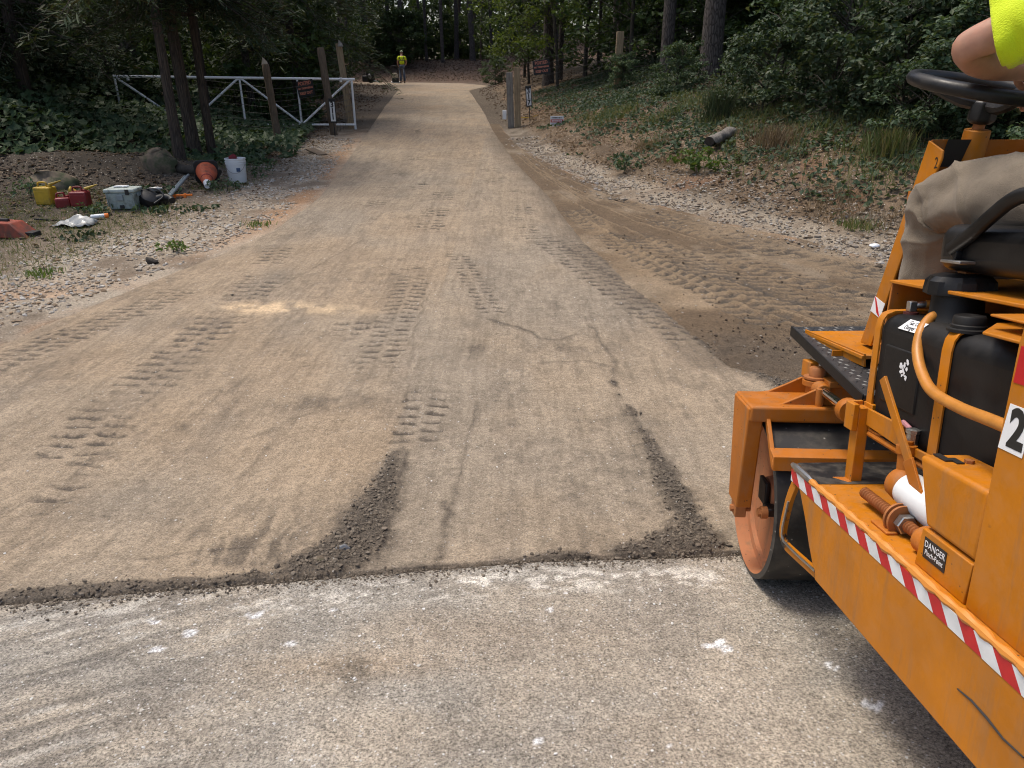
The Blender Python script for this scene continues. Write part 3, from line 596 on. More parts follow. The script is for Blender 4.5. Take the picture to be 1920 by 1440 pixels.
MB().tube([(XS-.0006, 1.067, .376), (XS-.0006, 1.03, .381), (XS-.0006, .99, .379), (XS-.0006, .95, .373), (XS-.0006, .905, .377)], [.0012,.0022,.0026,.002,.0014], 6).build('scratch', 'black_ink', side)
deck = MB().prism([(x, y, .494) for x, y in ((XS+.012, 1.822), (1.62, 1.822), (1.62, .30), (XS+.012, .30))], (0, 0, .012)).build('deck', 'orange_paint', ro, .002)
MB().prism([(x, y, .5065) for x, y in ((XS+.016, 1.838), (.83, 1.846), (1.60, 1.846), (1.60, 1.725), (1.02, 1.725), (.985, 1.690), (.962, 1.690), (.9, 1.690), (XS+.016, 1.693))], (0, 0, .0022)).build('grip_pad', 'worn_deck', deck, .0008)
MB().prism([(1.63, y, z) for y, z in ((1.825,.505), (1.627,.273), (.30,.280), (.25,.33), (.25,.505))], (.012, 0, 0)).build('side_plate', 'orange_paint', ro, .0015)
MB().box(.90, 1.58, .30, 1.70, .36, .49).build('chassis', 'orange_frame', ro, .01)
# post, clamp and rail
post = MB().box(.905, .933, 1.706, 1.742, .506, .705).build('post', 'orange_paint', ro, .002)
MB().prism([(.87, 1.735, .5066), (.905, 1.735, .5066), (.905, 1.70, .5066), (.895, 1.70, .5066)], (0, 0, .0035)).build('weld_plate', 'orange_frame', post, .001)
MB().box(.890, .905, 1.705, 1.748, .645, .715).box(.933, .946, 1.700, 1.742, .645, .715).box(.905, .933, 1.742, 1.752, .645, .715).build('clamp', 'orange_paint', post, .002)
MB().prism([(.93, 1.70, .648), (.962, 1.69, .648), (.962, 1.65, .648), (.945, 1.645, .648), (.93, 1.66, .648)], (0, 0, .006)).build('clamp_foot', 'orange_frame', post, .002)
rail = MB().prism([(.925, y, z) for y, z in ((1.705,.705), (1.55,.707), (1.543,.675), (1.52,.672), (1.44,.676), (1.40,.69), (1.20,.69), (1.20,.655), (1.44,.655), (1.545,.655), (1.705,.662))], (.008, 0, 0)).build('rail', 'orange_paint', ro, .0015)
MB().tube([(.935, 1.70, .640), (.935, 1.45, .640), (.935, 1.30, .640)], .008, 8).build('control_rod', 'orange_frame', rail)
MB().bar((.889, 1.588, .812), (.899, 1.410, .60), .007, .024, (0, .7, -.7)).build('lever', 'orange_paint', ro, .001)
MB().bar((.893, 1.455, .66), (.90, 1.36, .53), .006, .035, (0, .7, -.7)).build('lever_link', 'orange_frame', ro, .001)
tp = MB().lathe([(.013, -.012), (.013, .012), (.016, .014), (.016, .022), (.009, .024)], (.932, 1.515, .688), (0, 0, 1), 8).build('tap', 'steel_bare', ro, smooth=False)
MB().cyl((.932, 1.515, .662), (.932, 1.515, .68), .008, n=8).build('tap_stem', 'steel_bare', tp)
MB().cyl((.933, 1.525, .706), (.936, 1.565, .712), .0055, .006, 8).build('tap_handle', 'pink_plastic', tp)
# filter, spring rod
fl = MB().lathe([(.030, -.03), (.034, -.015), (.030, 0), (.040, .002), (.041, .012), (.041, .13), (.034, .142), (.0001, .144)], (.917, 1.475, .582), (.05, -1, -.10), 28).build('filter_canister', 'white_metal', ro)
MB().lathe([(.030, -.045), (.038, -.035), (.040, -.012), (.032, .0)], (.917, 1.475, .582), (.05, -1, -.10), 20).lathe([(.018, 0), (.018, .06), (.022, .062), (.022, .08), (.014, .082), (.014, .09)], (.918, 1.50, .595), (0, .1, 1), 14).build('filter_head', 'orange_frame', fl)
th = []
for k in range(150):
    t = k/150; th.append((.872, 1.565-.26*t, .533))
m = MB(); P_ = [(.872+.0*k, 1.575-.0012*k, .533) for k in range(220)]; m.tube(P_, [.0125+.0016*math.sin(k*math.pi*.75) for k in range(220)], 10); sr_ = m.build('threaded_rod', 'rust_orange', ro)
for y_ in (1.433, 1.418): MB().lathe([(.014, 0), (.034, .001), (.035, .004), (.034, .007), (.014, .008)], (.872, y_, .533), (.10, -1, .05), 28).build('spring_washer', 'rust_orange', sr_)
MB().lathe([(.021, 0), (.0225, .003), (.0225, .017), (.021, .020)], (.872, 1.408, .533), (0, -1, 0), 6).build('hex_nut', 'steel_bare', sr_, smooth=False)
MB().box(.845, .90, 1.425, 1.436, .506, .545).box(.835, .86, 1.40, 1.47, .506, .512).build('rod_lug', 'orange_frame', sr_, .002)
MB().lathe([(.03, 0), (.03, .05)], (.872, 1.33, .533), (0, -1, 0), 18).build('rod_end', 'orange_frame', sr_, .004)
# control cover and the panels behind it
cov = MB().prism([(.83, y, z) for y, z in ((1.318,.722), (1.112,.727), (1.117,.592), (1.268,.592))], (.10, 0, 0)).build('control_cover', 'orange_paint', ro, .009, seg=4)
MB().box(.852, .866, 1.27, 1.31, .7235, .7262).box(.866, .88, 1.255, 1.285, .7235, .7262).build('slot', 'label_black', cov)
for x_, y_ in ((.893, 1.262), (.893, 1.135)): MB().lathe([(.009, 0), (.009, .006)], (x_, y_, .724), (0, 0, 1), 6).build('bolt', 'rust_orange', cov, smooth=False)
MB().box(.868, .874, 1.12, 1.16, .726, .735).build('cover_rib', 'orange_paint', cov, .001)
low = MB().prism([(.826, y, z) for y, z in ((1.268,.588), (1.1175,.588), (1.124,.5065), (1.278,.5065))], (.09, 0, 0)).build('lower_panel', 'orange_paint', ro, .002)
lab = MB().prism([(.8248, y, z) for y, z in ((1.255,.5755), (1.186,.5755), (1.186,.5335), (1.255,.5335))], (.001, 0, 0)).build('warning_label', 'label_black', low, smooth=False)
text('lettering', 'DANGER', .0185, 'label_white', lab, (.8245, 1.2205, .5625), (0, -1, 0), (0, 0, 1), .0002, narrow=.86)
text('lettering', 'Pinch-Point', .0155, 'label_white', lab, (.8245, 1.2205, .5462), (0, -1, 0), (0, 0, 1), .0002, narrow=.80)
rp = MB().prism([(.824, y, z) for y, z in ((1.1155,.5066), (1.106,.75), (1.095,.99), (1.075,1.10), (.40,1.10), (.30,1.0), (.30,.5066))], (.010, 0, 0)).build('rear_panel', 'orange_paint', ro, .0015)
MB().prism([(.835, y, z) for y, z in ((1.09,.5066), (1.08,1.05), (.40,1.08), (.31,.98), (.31,.5066))], (.76, 0, 0)).build('engine_housing', 'orange_frame', ro, .01)
MB().prism([(1.60, y, z) for y, z in ((1.1155,.5066), (1.095,.99), (1.075,1.10), (.40,1.10), (.30,1.0), (.30,.5066))], (.010, 0, 0)).build('rear_panel', 'orange_paint', ro, .0015)
nl = MB().prism([(.8228, y, z) for y, z in ((1.090,.890), (1.034,.890), (1.046,.812), (1.101,.812))], (.001, 0, 0)).build('number_label', 'label_white', rp, smooth=False)
text('numeral', '2', .088, 'label_black', nl, (.8224, 1.066, .850), (0, -1, 0), (0, -.15, 1), .0002, narrow=.80, bold=.0035)
MB().prism([(.8228, y, z) for y, z in ((1.088,.985), (1.02,.985), (1.02,.925), (1.092,.925))], (.001, 0, 0)).build('red_label', 'red_print', rp, smooth=False)
# fuel tank
def rbox(m, x0, x1, y0, y1, z0, z1): return m.box(x0, x1, y0, y1, z0, z1)
tank = rbox(MB(), .942, 1.34, 1.13, 1.742, .645, .945).build('fuel_tank', 'black_plastic', ro, .042, seg=6)
rbox(MB(), .9385, .96, 1.535, 1.685, .735, .875).build('tank_panel', 'black_plastic', tank, .004)
rbox(MB(), .955, 1.10, 1.742, 1.775, .74, .80).lathe([(.05, 0), (.05, .03), (.04, .045)], (1.03, 1.74, .77), (0, 1, .1), 20).build('tank_boss', 'black_plastic', tank, .01)
def strap(y0, y1, nm):
    mm = MB(); prof = [(.936,.640), (.9365,.905), (.940,.928), (.949,.943), (.968,.9505), (1.0,.9515), (1.34,.9515)]
    for x, z in prof: mm.add([(x, y0, z), (x, y1, z)], [])
    nrm_ = [(-1, 0)]*2+[(-.9,.4), (-.6,.8), (-.2,1), (0,1), (0,1)]
    for (x, z), (a, b) in zip(prof, nrm_): mm.add([(x-a*.004, y0, z-b*.004), (x-a*.004, y1, z-b*.004)], [])
    k = len(prof)
    for i in range(k-1):
        mm.f += [(2*i, 2*i+1, 2*i+3, 2*i+2), (2*k+2*i+2, 2*k+2*i+3, 2*k+2*i+1, 2*k+2*i), (2*i, 2*i+2, 2*k+2*i+2, 2*k+2*i), (2*i+3, 2*i+1, 2*k+2*i+1, 2*k+2*i+3)]
    return mm.build(nm, 'orange_paint', tank, angle=60)
strap(1.712, 1.738, 'tank_strap'); strap(1.430, 1.462, 'tank_strap')
nk = MB().lathe([(.068, -.03), (.062, .0), (.055, .012), (.053, .06), (.060, .064)], (1.045, 1.60, .945), (0, 0, 1), 32).build('filler_neck', 'black_plastic', tank)
cp = MB(); K = 48; prof = []
cap_o = cp.lathe([(.060, .058), (.0725, .060), (.0735, .068), (.071, .090), (.060, .101), (.040, .106), (.0001, .107)], (1.045, 1.60, .945), (0, 0, 1), K)
for i in range(7):
    for k in range(K):
        if i in (1, 2, 3) and (k//4) % 2 == 0:
            q = np.array(cp.v[i*K+k]); c0 = np.array([1.045, 1.60, q[2]]); cp.v[i*K+k] = tuple(c0+(q-c0)*(.90 if i == 3 else .93))
cp.build('filler_cap', 'black_plastic', nk, angle=25)
MB().lathe([(.040, 0), (.040, .006), (.034, .008), (.034, .014), (.031, .016), (.031, .030), (.028, .034), (.022, .032), (.0001, .032)], (.982, 1.455, .944), (0, 0, 1), 32).build('gauge_cap', 'black_plastic', tank)
MB().lathe([(.017, 0), (.017, .006)], (1.0, 1.70, .944), (0, 0, 1), 18).build('fitting_base', 'dark_red_rubber', tank)
ft = MB().box(.990, 1.008, 1.69, 1.708, .951, .976).cyl((1.005, 1.699, .966), (1.03, 1.690, .970), .008, n=10).build('elbow_fitting', 'steel_bare', tank, .002)
MB().tube([(1.028, 1.690, .970), (1.06, 1.68, .972), (1.10, 1.68, .972)], .009, 10).build('return_hose', 'copper_hose', ft)
ln_ = np.array([-.76, 0, .65]); lo_, hi_ = np.array([.9444, 0, .917]), np.array([.9640, 0, .940])
def lp(y, k, o=.0040): return lo_*(1-k)+hi_*k+ln_*o+np.array([0, y, 0])
fl_ = MB().prism([lp(1.646, 0), lp(1.572, 0), lp(1.560, 1), lp(1.632, 1)], ln_*-.001).build('fuel_label', 'label_white', tank, smooth=False)
text('lettering', 'Gas Only', .0155, 'black_ink', fl_, lp(1.598, .70, .0045), (0, -1, 0), hi_-lo_, .0002, narrow=.8)
text('lettering', 'Danger', .0165, 'black_ink', fl_, lp(1.606, .28, .0045), (0, -1, 0), hi_-lo_, .0002, narrow=.85)
rs = random.Random(4); m = MB()
for k in range(34):
    a, r = rs.random()*6.28, .021*rs.random()**.5; y_, z_ = 1.588+r*math.cos(a), .832+1.1*r*math.sin(a); s_ = .0015+.0042*rs.random()
    m.prism([(.9378, y_+s_*rs.uniform(.4, 1)*math.cos(t), z_+s_*rs.uniform(.5, 1.2)*math.sin(t)) for t in np.linspace(0, 6.28, 7)[:-1]], (-.0008+.00002*k, 0, 0))
m.build('worn_emblem', 'label_white', tank, smooth=False)
hp = smoothpath([(1.03,1.60,.966),(1.015,1.596,.962),(.985,1.594,.951),(.955,1.573,.926),(.935,1.545,.885),(.92,1.494,.847),(.905,1.421,.822),(.89,1.308,.82),(.87,1.203,.83),(.855,1.10,.838)], 72)
MB().tube(hp, .0118, 12).build('fuel_hose', 'copper_hose', ro)
MB().tube(hp[:9], .0135, 12).lathe([(.019, -.012), (.019, .004), (.013, .014)], hp[0], hp[1]-hp[0], 14).build('hose_ferrule', 'black_plastic', ro)

# ------------------------------------------------------------------ driver's place
def checker():
    m, t, b = nodes('diamond_plate'); v = coords(t, scale=(1, 1, 1))
    w1 = N(t, "ShaderNodeTexChecker", i_Scale=42); L(t, coords(t, scale=(1, 1, 1)), w1.inputs[0])
    f = noise(t, v, 30, 5, .7); col = mixc(t, ramp(t, f, [(.5, 0), (.75, .5)]), (.040,.040,.042), (.17,.155,.14)); L(t, col, b.inputs['Base Color'])
    b.inputs['Roughness'].default_value = .45; b.inputs['Metallic'].default_value = .1
checker()
# slightly raised foot plate: rises toward the front
A_, B_ = np.array([1.0, 2.39, .80]), np.array([.985, 1.842, .703]); side_v = np.array([.30, 0, .0])
fp = MB().prism([A_, B_, B_+side_v, A_+side_v], (0, 0, -.012)).build('foot_plate', 'diamond_plate', ro, .002)
MB().prism([A_+[0, 0, .002], B_+[0, 0, .002], B_+[-.001, 0, -.03], A_+[-.001, 0, -.03]], (-.004, 0, 0)).build('plate_edge', 'black_plastic', fp, .001)
m = MB(); fw = (B_-A_)/np.linalg.norm(B_-A_); kk = 0
for i in range(26):
    for j in range(11):
        c = A_+fw*(.018+i*.0205)+np.array([.018+j*.026+(i % 2)*.013, 0, 0]); a = math.radians(45 if (i+j) % 2 else -45)
        d1 = np.array([math.cos(a), 0, 0])+fw*math.sin(a); d2 = np.array([-math.sin(a), 0, 0])+fw*math.cos(a)
        m.add([c-d1*.0095, c-d2*.003, c+d1*.0095, c+d2*.003, c+[0, 0, .0025]], [(0,1,4), (1,2,4), (2,3,4), (3,0,4)])
tr_ = m.build('tread_pattern', 'diamond_plate', fp); tr_["kind"] = "stuff"
MB().box(.99, 1.02, 2.20, 2.26, .66, .715).build('plate_foot', 'orange_paint', fp, .003)
MB().box(1.02, 1.09, 2.12, 2.125, .74, .77).build('plate_gusset', 'orange_paint', fp)
# cowl: a tall channel leaning back to the driver
def cw(z, dy=0.): return 2.137-(z-.812)*(2.137-1.92)/(1.365-.812)+dy
cowl = MB().prism([(1.115, cw(z, d), z) for z, d in ((.79, 0), (1.365, 0), (1.335, -.078), (1.315, -.086), (1.29, -.083), (1.13, -.062), (1.125, -.062), (.79, -.062))], (.006, 0, 0)).build('cowl', 'orange_paint', ro, .002)
MB().prism([(1.121, cw(.79)-.001, .79), (1.121, cw(1.366)-.001, 1.366), (1.38, cw(1.366)-.001, 1.366), (1.38, cw(.79)-.001, .79)], (0, -.006, 0)).build('cowl_front', 'orange_frame', cowl, .001)
MB().prism([(1.16, cw(1.30)-.0085, 1.30), (1.16, cw(1.366)-.0085, 1.366), (1.25, cw(1.366)-.0085, 1.366), (1.25, cw(1.30)-.0085, 1.30)], (0, -.002, 0)).build('black_stripe', 'label_black', cowl)
MB().prism([(1.38, cw(z, d), z) for z, d in ((.79, 0), (1.355, 0), (1.315, -.13), (1.29, -.135), (1.13, -.062), (.79, -.062))], (.006, 0, 0)).build('cowl_cheek', 'orange_paint', cowl, .002)
MB().box(1.121, 1.123, cw(1.12)-.055, cw(1.12)-.02, 1.122, 1.24).build('inner_flange', 'orange_frame', cowl)
text('numeral', '2', .040, 'label_black', cowl, (1.1145, 1.873, 1.305), (0, -1, 0), (0, .35, 1), .0002, narrow=.75)
MB().prism([(1.1135, cw(z)+.001, z) for z in (.895, .940)]+[(1.1135, cw(z, -.063), z) for z in (.925, .880)], (.001, 0, 0)).build('tape_white', 'label_white', cowl)
MB().prism([(1.1125, cw(.941)+.0015, .941), (1.1125, cw(.932, -.012), .932), (1.1125, cw(.882, -.060), .882), (1.1125, cw(.894, -.036), .894)], (.001, 0, 0)).build('tape_red', 'red_print', cowl)
MB().prism([(1.02, 2.33, .795), (1.40, 2.33, .795), (1.40, 2.02, .775), (1.06, 2.02, .775)], (0, 0, -.012)).build('floor_pan', 'orange_paint', ro, .002)
MB().prism([(1.02, 2.33, .80), (1.065, 2.02, .78), (1.07, 2.02, .74), (1.02, 2.33, .765)], (.006, 0, 0)).build('floor_edge', 'orange_paint', ro, .001)
# steering column and wheel
cdir = np.array([0, -.24, .97]); cdir /= np.linalg.norm(cdir); ctop = np.array([1.243, 1.925, 1.392])
MB().cyl(ctop-cdir*.40, ctop, .036, .031, 28).build('steering_column', 'orange_paint', ro, .003)
MB().cyl(ctop-cdir*.01, ctop+cdir*.025, .014, n=12).build('column_shaft', 'rust_orange', ro)
wc = np.array([1.246, 1.913, 1.490]); wn = np.array([.10, -.29, .95]); wn /= np.linalg.norm(wn); wu = np.array([1, 0, -.02]); wu -= wn*(wu@wn); wu /= np.linalg.norm(wu); wv = np.cross(wn, wu)
WR = .176
whl = MB().tube([wc+WR*(math.cos(t)*wu+math.sin(t)*wv) for t in np.linspace(0, 2*math.pi, 65)[:-1]], .0175, 12, closed=True).build('steering_wheel', 'wheel_plastic', ro)
hubp = ctop+cdir*.03
for t in (math.radians(152), math.radians(28), math.radians(270)):
    d_ = math.cos(t)*wu+math.sin(t)*wv; sp_ = smoothpath([hubp+cdir*.03+d_*.015, hubp+cdir*.035+d_*.07, wc+d_*(WR*.72)-wn*.012, wc+d_*(WR-.004)], 14)
    MB().tube(sp_, [.017]*4+[.0145]*4+[.012]*(len(sp_)-8), 8).build('spoke', 'wheel_plastic', whl)
MB().lathe([(.024, -.01), (.034, .0), (.034, .035), (.030, .045), (.020, .050), (.0001, .051)], hubp-cdir*.006, cdir, 8).build('hub', 'wheel_plastic', whl, .003)
# seat on its pan
MB().prism([(x, y, 1.010) for x, y in ((.992, 1.80), (1.52, 1.80), (1.52, 1.12), (.992, 1.12))], (0, 0, .008)).build('seat_pan', 'orange_paint', ro, .002)
MB().prism([(.996, 1.797, 1.009), (1.5, 1.797, 1.009), (1.5, 1.797, .80), (.985, 1.797, .80)], (0, -.006, 0)).build('seat_box', 'orange_frame', ro, .002)
MB().box(1.16, 1.5, 1.13, 1.78, .95, 1.008).build('seat_riser', 'orange_frame', ro, .002)
MB().prism([(x, y, .965) for x, y in ((.905, 1.30), (.905, 1.20), (1.3, 1.13), (1.3, 1.42), (1.0, 1.40))], (0, 0, .006)).prism([(x, y, .995) for x, y in ((.935, 1.33), (1.3, 1.33), (1.3, 1.20), (.93, 1.22))], (0, 0, .005)).build('shelf_plate', 'orange_paint', ro, .002)
seat = rbox(MB(), 1.018, 1.475, 1.22, 1.668, 1.055, 1.160).build('seat', 'seat_vinyl', ro, .034, seg=5)
rbox(MB(), 1.03, 1.46, 1.12, 1.235, 1.10, 1.44).build('backrest', 'seat_vinyl', seat, .04, seg=5)
for x_ in (1.065, 1.43): MB().box(x_-.02, x_+.02, 1.585, 1.615, 1.018, 1.056).build('seat_mount', 'rust_orange', seat)
for sx_, nm in ((1.008, 0), (1.485, 1)):
    MB().tube(smoothpath([(sx_, 1.590, 1.107), (sx_, 1.53, 1.142), (sx_, 1.47, 1.183), (sx_, 1.42, 1.212), (sx_, 1.36, 1.222), (sx_, 1.18, 1.222)], 20), .0155, 10).build('armrest', 'seat_vinyl', seat)
MB().prism([(1.004, 1.60, 1.10), (1.004, 1.575, 1.125), (1.004, 1.565, 1.10), (1.004, 1.57, 1.083)], (.02, 0, 0)).build('armrest_bracket', 'black_plastic', seat, .002)
MB().box(.985, 1.03, 1.52, 1.59, 1.078, 1.084).build('bracket_tab', 'steel_bare', seat, .001)
OFF[0] = np.zeros(3)
# ------------------------------------------------------------------ people
def skinmat(name, c):
    m, t, b = nodes(name); v = coords(t); f = noise(t, v, 30, 4, .6)
    L(t, mixc(t, ramp(t, noise(t, v, 9, 4, .6), [(.45, 0), (.7, .5)]), ramp(t, f, [(.3, tuple(x*.84 for x in c)), (.7, tuple(x*1.10 for x in c))]), (c[0]*1.0, c[1]*.72, c[2]*.62)), b.inputs['Base Color']); b.inputs['Roughness'].default_value = .5
    b.inputs['Subsurface Weight'].default_value = .15; b.inputs['Subsurface Radius'].default_value = (.01,.004,.002)
    bump(t, b, noise(t, v, 260, 3), .08, .001); return m
skinmat('skin', (.43,.235,.16))
def cloth(name, c, c2=None, weave=500, var=.14, em=None):
    m, t, b = nodes(name); v = coords(t); f = noise(t, v, 7, 5, .6)
    col = ramp(t, f, [(.3, tuple(x*(1-var) for x in c)), (.7, tuple(min(1, x*(1+var)) for x in c))])
    if c2: col = mixc(t, ramp(t, noise(t, v, 4, 5, .65), [(.48, 0), (.68, .8)]), col, c2)
    L(t, col, b.inputs['Base Color']); b.inputs['Roughness'].default_value = .85; b.inputs['Sheen Weight'].default_value = .15
    h = math_(t, 'ADD', noise(t, v, weave, 2), math_(t, 'MULTIPLY', noise(t, v, 24, 3), 1.5)); bump(t, b, h, .45, .005); return m
cloth('khaki', (.172,.136,.094), (.115,.09,.062)); cloth('neon', (.60,.73,.005), None, 300, .08); cloth('denim', (.040,.055,.085), (.07,.09,.12)); cloth('strap_dark', (.05,.06,.03)); cloth('cap_cloth', (.35,.42,.25))
plain('hair_brown', (.05,.032,.02), .6, 0, .3, 60); plain('boot', (.07,.045,.03), .6, 0, .3, 20, .2); plain('eye_white', (.8,.8,.78), .2); plain('eye_dark', (.03,.02,.015), .2); plain('lip', (.42,.17,.14), .5)
def skinned(name, joints, edges, mat, parent, root=0, sub=2, post=None):
    """one continuous surface grown round a skeleton: joints {k: (pos, (rx, ry))}"""
    keys = list(joints); ix = {k: i for i, k in enumerate(keys)}
    me = bpy.data.meshes.new(name); me.from_pydata([tuple(joints[k][0]) for k in keys], [(ix[a], ix[b]) for a, b in edges], []); me.update()
    o = bpy.data.objects.new(name, me); COL.objects.link(o)
    sk = o.modifiers.new('skin', 'SKIN'); sk.use_smooth_shade = True; sk.branch_smoothing = .6
    lay = me.skin_vertices[0] if me.skin_vertices else None
    for k in keys:
        r = joints[k][1]; lay.data[ix[k]].radius = (r, r) if not hasattr(r, '__len__') else r
        lay.data[ix[k]].use_root = (k == keys[root])
    s_ = o.modifiers.new('sub', 'SUBSURF'); s_.levels = sub; s_.render_levels = sub
    dg = bpy.context.evaluated_depsgraph_get(); dg.update(); m2 = bpy.data.meshes.new_from_object(o.evaluated_get(dg))
    bpy.data.objects.remove(o); bpy.data.meshes.remove(me); m2.name = name
    n = len(m2.vertices); V = np.zeros(n*3); m2.vertices.foreach_get('co', V); V = V.reshape(-1, 3)
    if post is not None: V = post(V)
    m2.vertices.foreach_set('co', V.ravel().astype(np.float32)); m2.polygons.foreach_set('use_smooth', [True]*len(m2.polygons)); m2.update()
    m2.materials.clear(); m2.materials.append(MATS[mat]); return link(bpy.data.objects.new(name, m2), parent)
def limb(name, path, rad, mat, parent, n=40, rings=90, wr=None, conv=lambda V: V, flat=1., thick=.004):
    """a sleeve or trouser leg: lofted round a bent path, with folds"""
    P = smoothpath(path, rings); m_ = len(P); R = np.interp(np.linspace(0, 1, m_), np.linspace(0, 1, len(rad)), rad)
    T = np.gradient(P, axis=0); T /= np.linalg.norm(T, axis=1)[:, None]; S = np.concatenate([[0], np.cumsum(np.linalg.norm(np.diff(P, axis=0), axis=1))])
    u = np.array([1., 0, 0]); vs = np.zeros((m_, n, 3)); th = np.linspace(0, 2*math.pi, n, endpoint=False)
    for i in range(m_):
        u = u-T[i]*(u@T[i]); u /= np.linalg.norm(u); w_ = np.cross(T[i], u)
        d = np.zeros(n) if wr is None else wr(th, S[i], S[-1])
        r = R[i]+d; vs[i] = P[i]+r[:, None]*(np.cos(th)[:, None]*u*flat+np.sin(th)[:, None]*w_)
    V = vs.reshape(-1, 3); F = []
    for i in range(m_-1):
        for k in range(n): F.append((i*n+k, i*n+(k+1) % n, (i+1)*n+(k+1) % n, (i+1)*n+k))
    me = mesh_np(name, conv(V), np.array(F), mat); o = link(bpy.data.objects.new(name, me), parent)
    s_ = o.modifiers.new('solid', 'SOLIDIFY'); s_.thickness = thick; s_.offset = 0
    return o
def toworld(base):
    b = np.array(base)
    def f(V): V = np.asarray(V); return RO+V[:, :1]*RX_+V[:, 1:2]*RYv+V[:, 2:3]*RZ_-b
    return f
pb = rw((1.245, 1.36, 1.16)); conv = toworld(pb)
op = empty('person', tuple(pb), label='person in neon shirt and khaki trousers driving the roller', cat='person')
def fingers(J, E, pre, wrist, d, side, up, curl):
    """palm and five fingers round a rim: d along the hand, side toward the thumb, up the back of the hand"""
    wrist, d, side, up = (np.array(v, float) for v in (wrist, d, side, up)); d /= np.linalg.norm(d); side /= np.linalg.norm(side); up /= np.linalg.norm(up)
    palm = wrist+d*.05; J[pre+'palm'] = (palm, (.030, .016)); E.append((pre+'wrist', pre+'palm'))
    J[pre+'kn'] = (wrist+d*.088, (.034, .013)); E.append((pre+'palm', pre+'kn'))
    for k, (o_, l_) in enumerate(((.027, .070), (.009, .080), (-.009, .074), (-.026, .058))):
        b0 = wrist+d*.092+side*o_; prev = pre+'kn'; ang = .35
        for j in range(3):
            ang += curl; b0 = b0+(d*math.cos(ang)-up*math.sin(ang))*l_*(.45, .32, .25)[j]; nm = f'{pre}f{k}{j}'; J[nm] = (b0.copy(), (.0085, .0085)); E.append((prev, nm)); prev = nm
    t0 = wrist+d*.035+side*.032; J[pre+'t0'] = (t0, .012); E.append((pre+'palm', pre+'t0')); t1 = t0+d*.028+side*.012-up*.015; J[pre+'t1'] = (t1, .0095); E.append((pre+'t0', pre+'t1'))
    t2 = t1+d*.022-side*.004-up*.016; J[pre+'t2'] = (t2, .008); E.append((pre+'t1', pre+'t2'))
J = {'pelvis': ((1.245,1.36,1.24), (.12,.08)), 'belly': ((1.29,1.36,1.36), (.135,.095)), 'chest': ((1.36,1.41,1.52), (.145,.10)), 'collar': ((1.385,1.47,1.630), (.085,.06)), 'neck': ((1.39,1.50,1.705), .052), 'skull': ((1.395,1.53,1.79), (.072,.085)), 'crown': ((1.395,1.53,1.865), (.066,.078)),
     'Lsh': ((1.225,1.50,1.612), .048), 'Larm': ((1.125,1.60,1.578), .050), 'Lelbow': ((1.030,1.694,1.542), .036), 'Lfore': ((1.12,1.755,1.525), .043), 'Lwrist': ((1.245,1.80,1.512), .028),
     'Rsh': ((1.545,1.45,1.612), .050), 'Rarm': ((1.575,1.56,1.56), .050), 'Relbow': ((1.575,1.68,1.50), .042), 'Rfore': ((1.50,1.76,1.505), .041), 'Rwrist': ((1.40,1.84,1.515), .028),
     'Lhip': ((1.165,1.40,1.222), .066), 'Lthigh': ((1.155,1.64,1.222), .068), 'Lknee': ((1.150,1.850,1.212), .058), 'Lshin': ((1.162,1.89,1.06), .048), 'Lank': ((1.172,1.935,.895), .036), 'Lfoot': ((1.172,2.02,.850), .038),
     'Rhip': ((1.335,1.40,1.222), .066), 'Rthigh': ((1.36,1.64,1.235), .070), 'Rknee': ((1.375,1.875,1.232), .060), 'Rshin': ((1.376,1.93,1.07), .050), 'Rank': ((1.376,1.98,.895), .038), 'Rfoot': ((1.376,2.07,.850), .040)}
E_ = [('pelvis','belly'), ('belly','chest'), ('chest','collar'), ('collar','neck'), ('neck','skull'), ('skull','crown'), ('collar','Lsh'), ('Lsh','Larm'), ('Larm','Lelbow'), ('Lelbow','Lfore'), ('Lfore','Lwrist'), ('collar','Rsh'), ('Rsh','Rarm'), ('Rarm','Relbow'), ('Relbow','Rfore'), ('Rfore','Rwrist'),
      ('pelvis','Lhip'), ('Lhip','Lthigh'), ('Lthigh','Lknee'), ('Lknee','Lshin'), ('Lshin','Lank'), ('Lank','Lfoot'), ('pelvis','Rhip'), ('Rhip','Rthigh'), ('Rthigh','Rknee'), ('Rknee','Rshin'), ('Rshin','Rank'), ('Rank','Rfoot')]
fingers(J, E_, 'L', (1.245,1.80,1.512), (.9,.35,-.05), (-.35,.9,0), (.05,.1,1), .55)
fingers(J, E_, 'R', (1.40,1.84,1.515), (-.2,.95,-.05), (-.95,-.2,0), (.05,.1,1), .55)
body = skinned('body', J, E_, 'skin', op, post=conv)
Js = {'pelvis': ((1.245,1.35,1.25), (.178,.135)), 'belly': ((1.29,1.36,1.36), (.152,.112)), 'chest': ((1.36,1.41,1.52), (.160,.115)), 'collar': ((1.385,1.465,1.630), (.130,.098)), 'nk': ((1.39,1.49,1.675), (.066,.062)), 'L': ((1.232,1.496,1.615), .080), 'R': ((1.543,1.45,1.615), .080)}
skinned('shirt', Js, [('pelvis','belly'), ('belly','chest'), ('chest','collar'), ('collar','nk'), ('collar','L'), ('collar','R')], 'neon', op, post=lambda V: conv(V+.006*(fbm(V[:, 0]*9+V[:, 1]*7, V[:, 2]*12, 5)-.5)[:, None]*2))
def wr_sleeve(th, s, tot): w_ = np.minimum(th, 2*math.pi-th); return .007*(vnoise(w_*2.2, s*26+w_*2, 3)-.5)*2+.010*(s/tot)**2*np.sin(th*3+1)+.006*(1-np.abs(np.sin(s*30+3*np.cos(th))))**3+.0035*(s > tot-.024)
limb('sleeve', [(1.25,1.485,1.622), (1.16,1.565,1.594), (1.078,1.645,1.560)], [.074, .074, .075, .078], 'neon', op, 36, 40, wr_sleeve, conv)
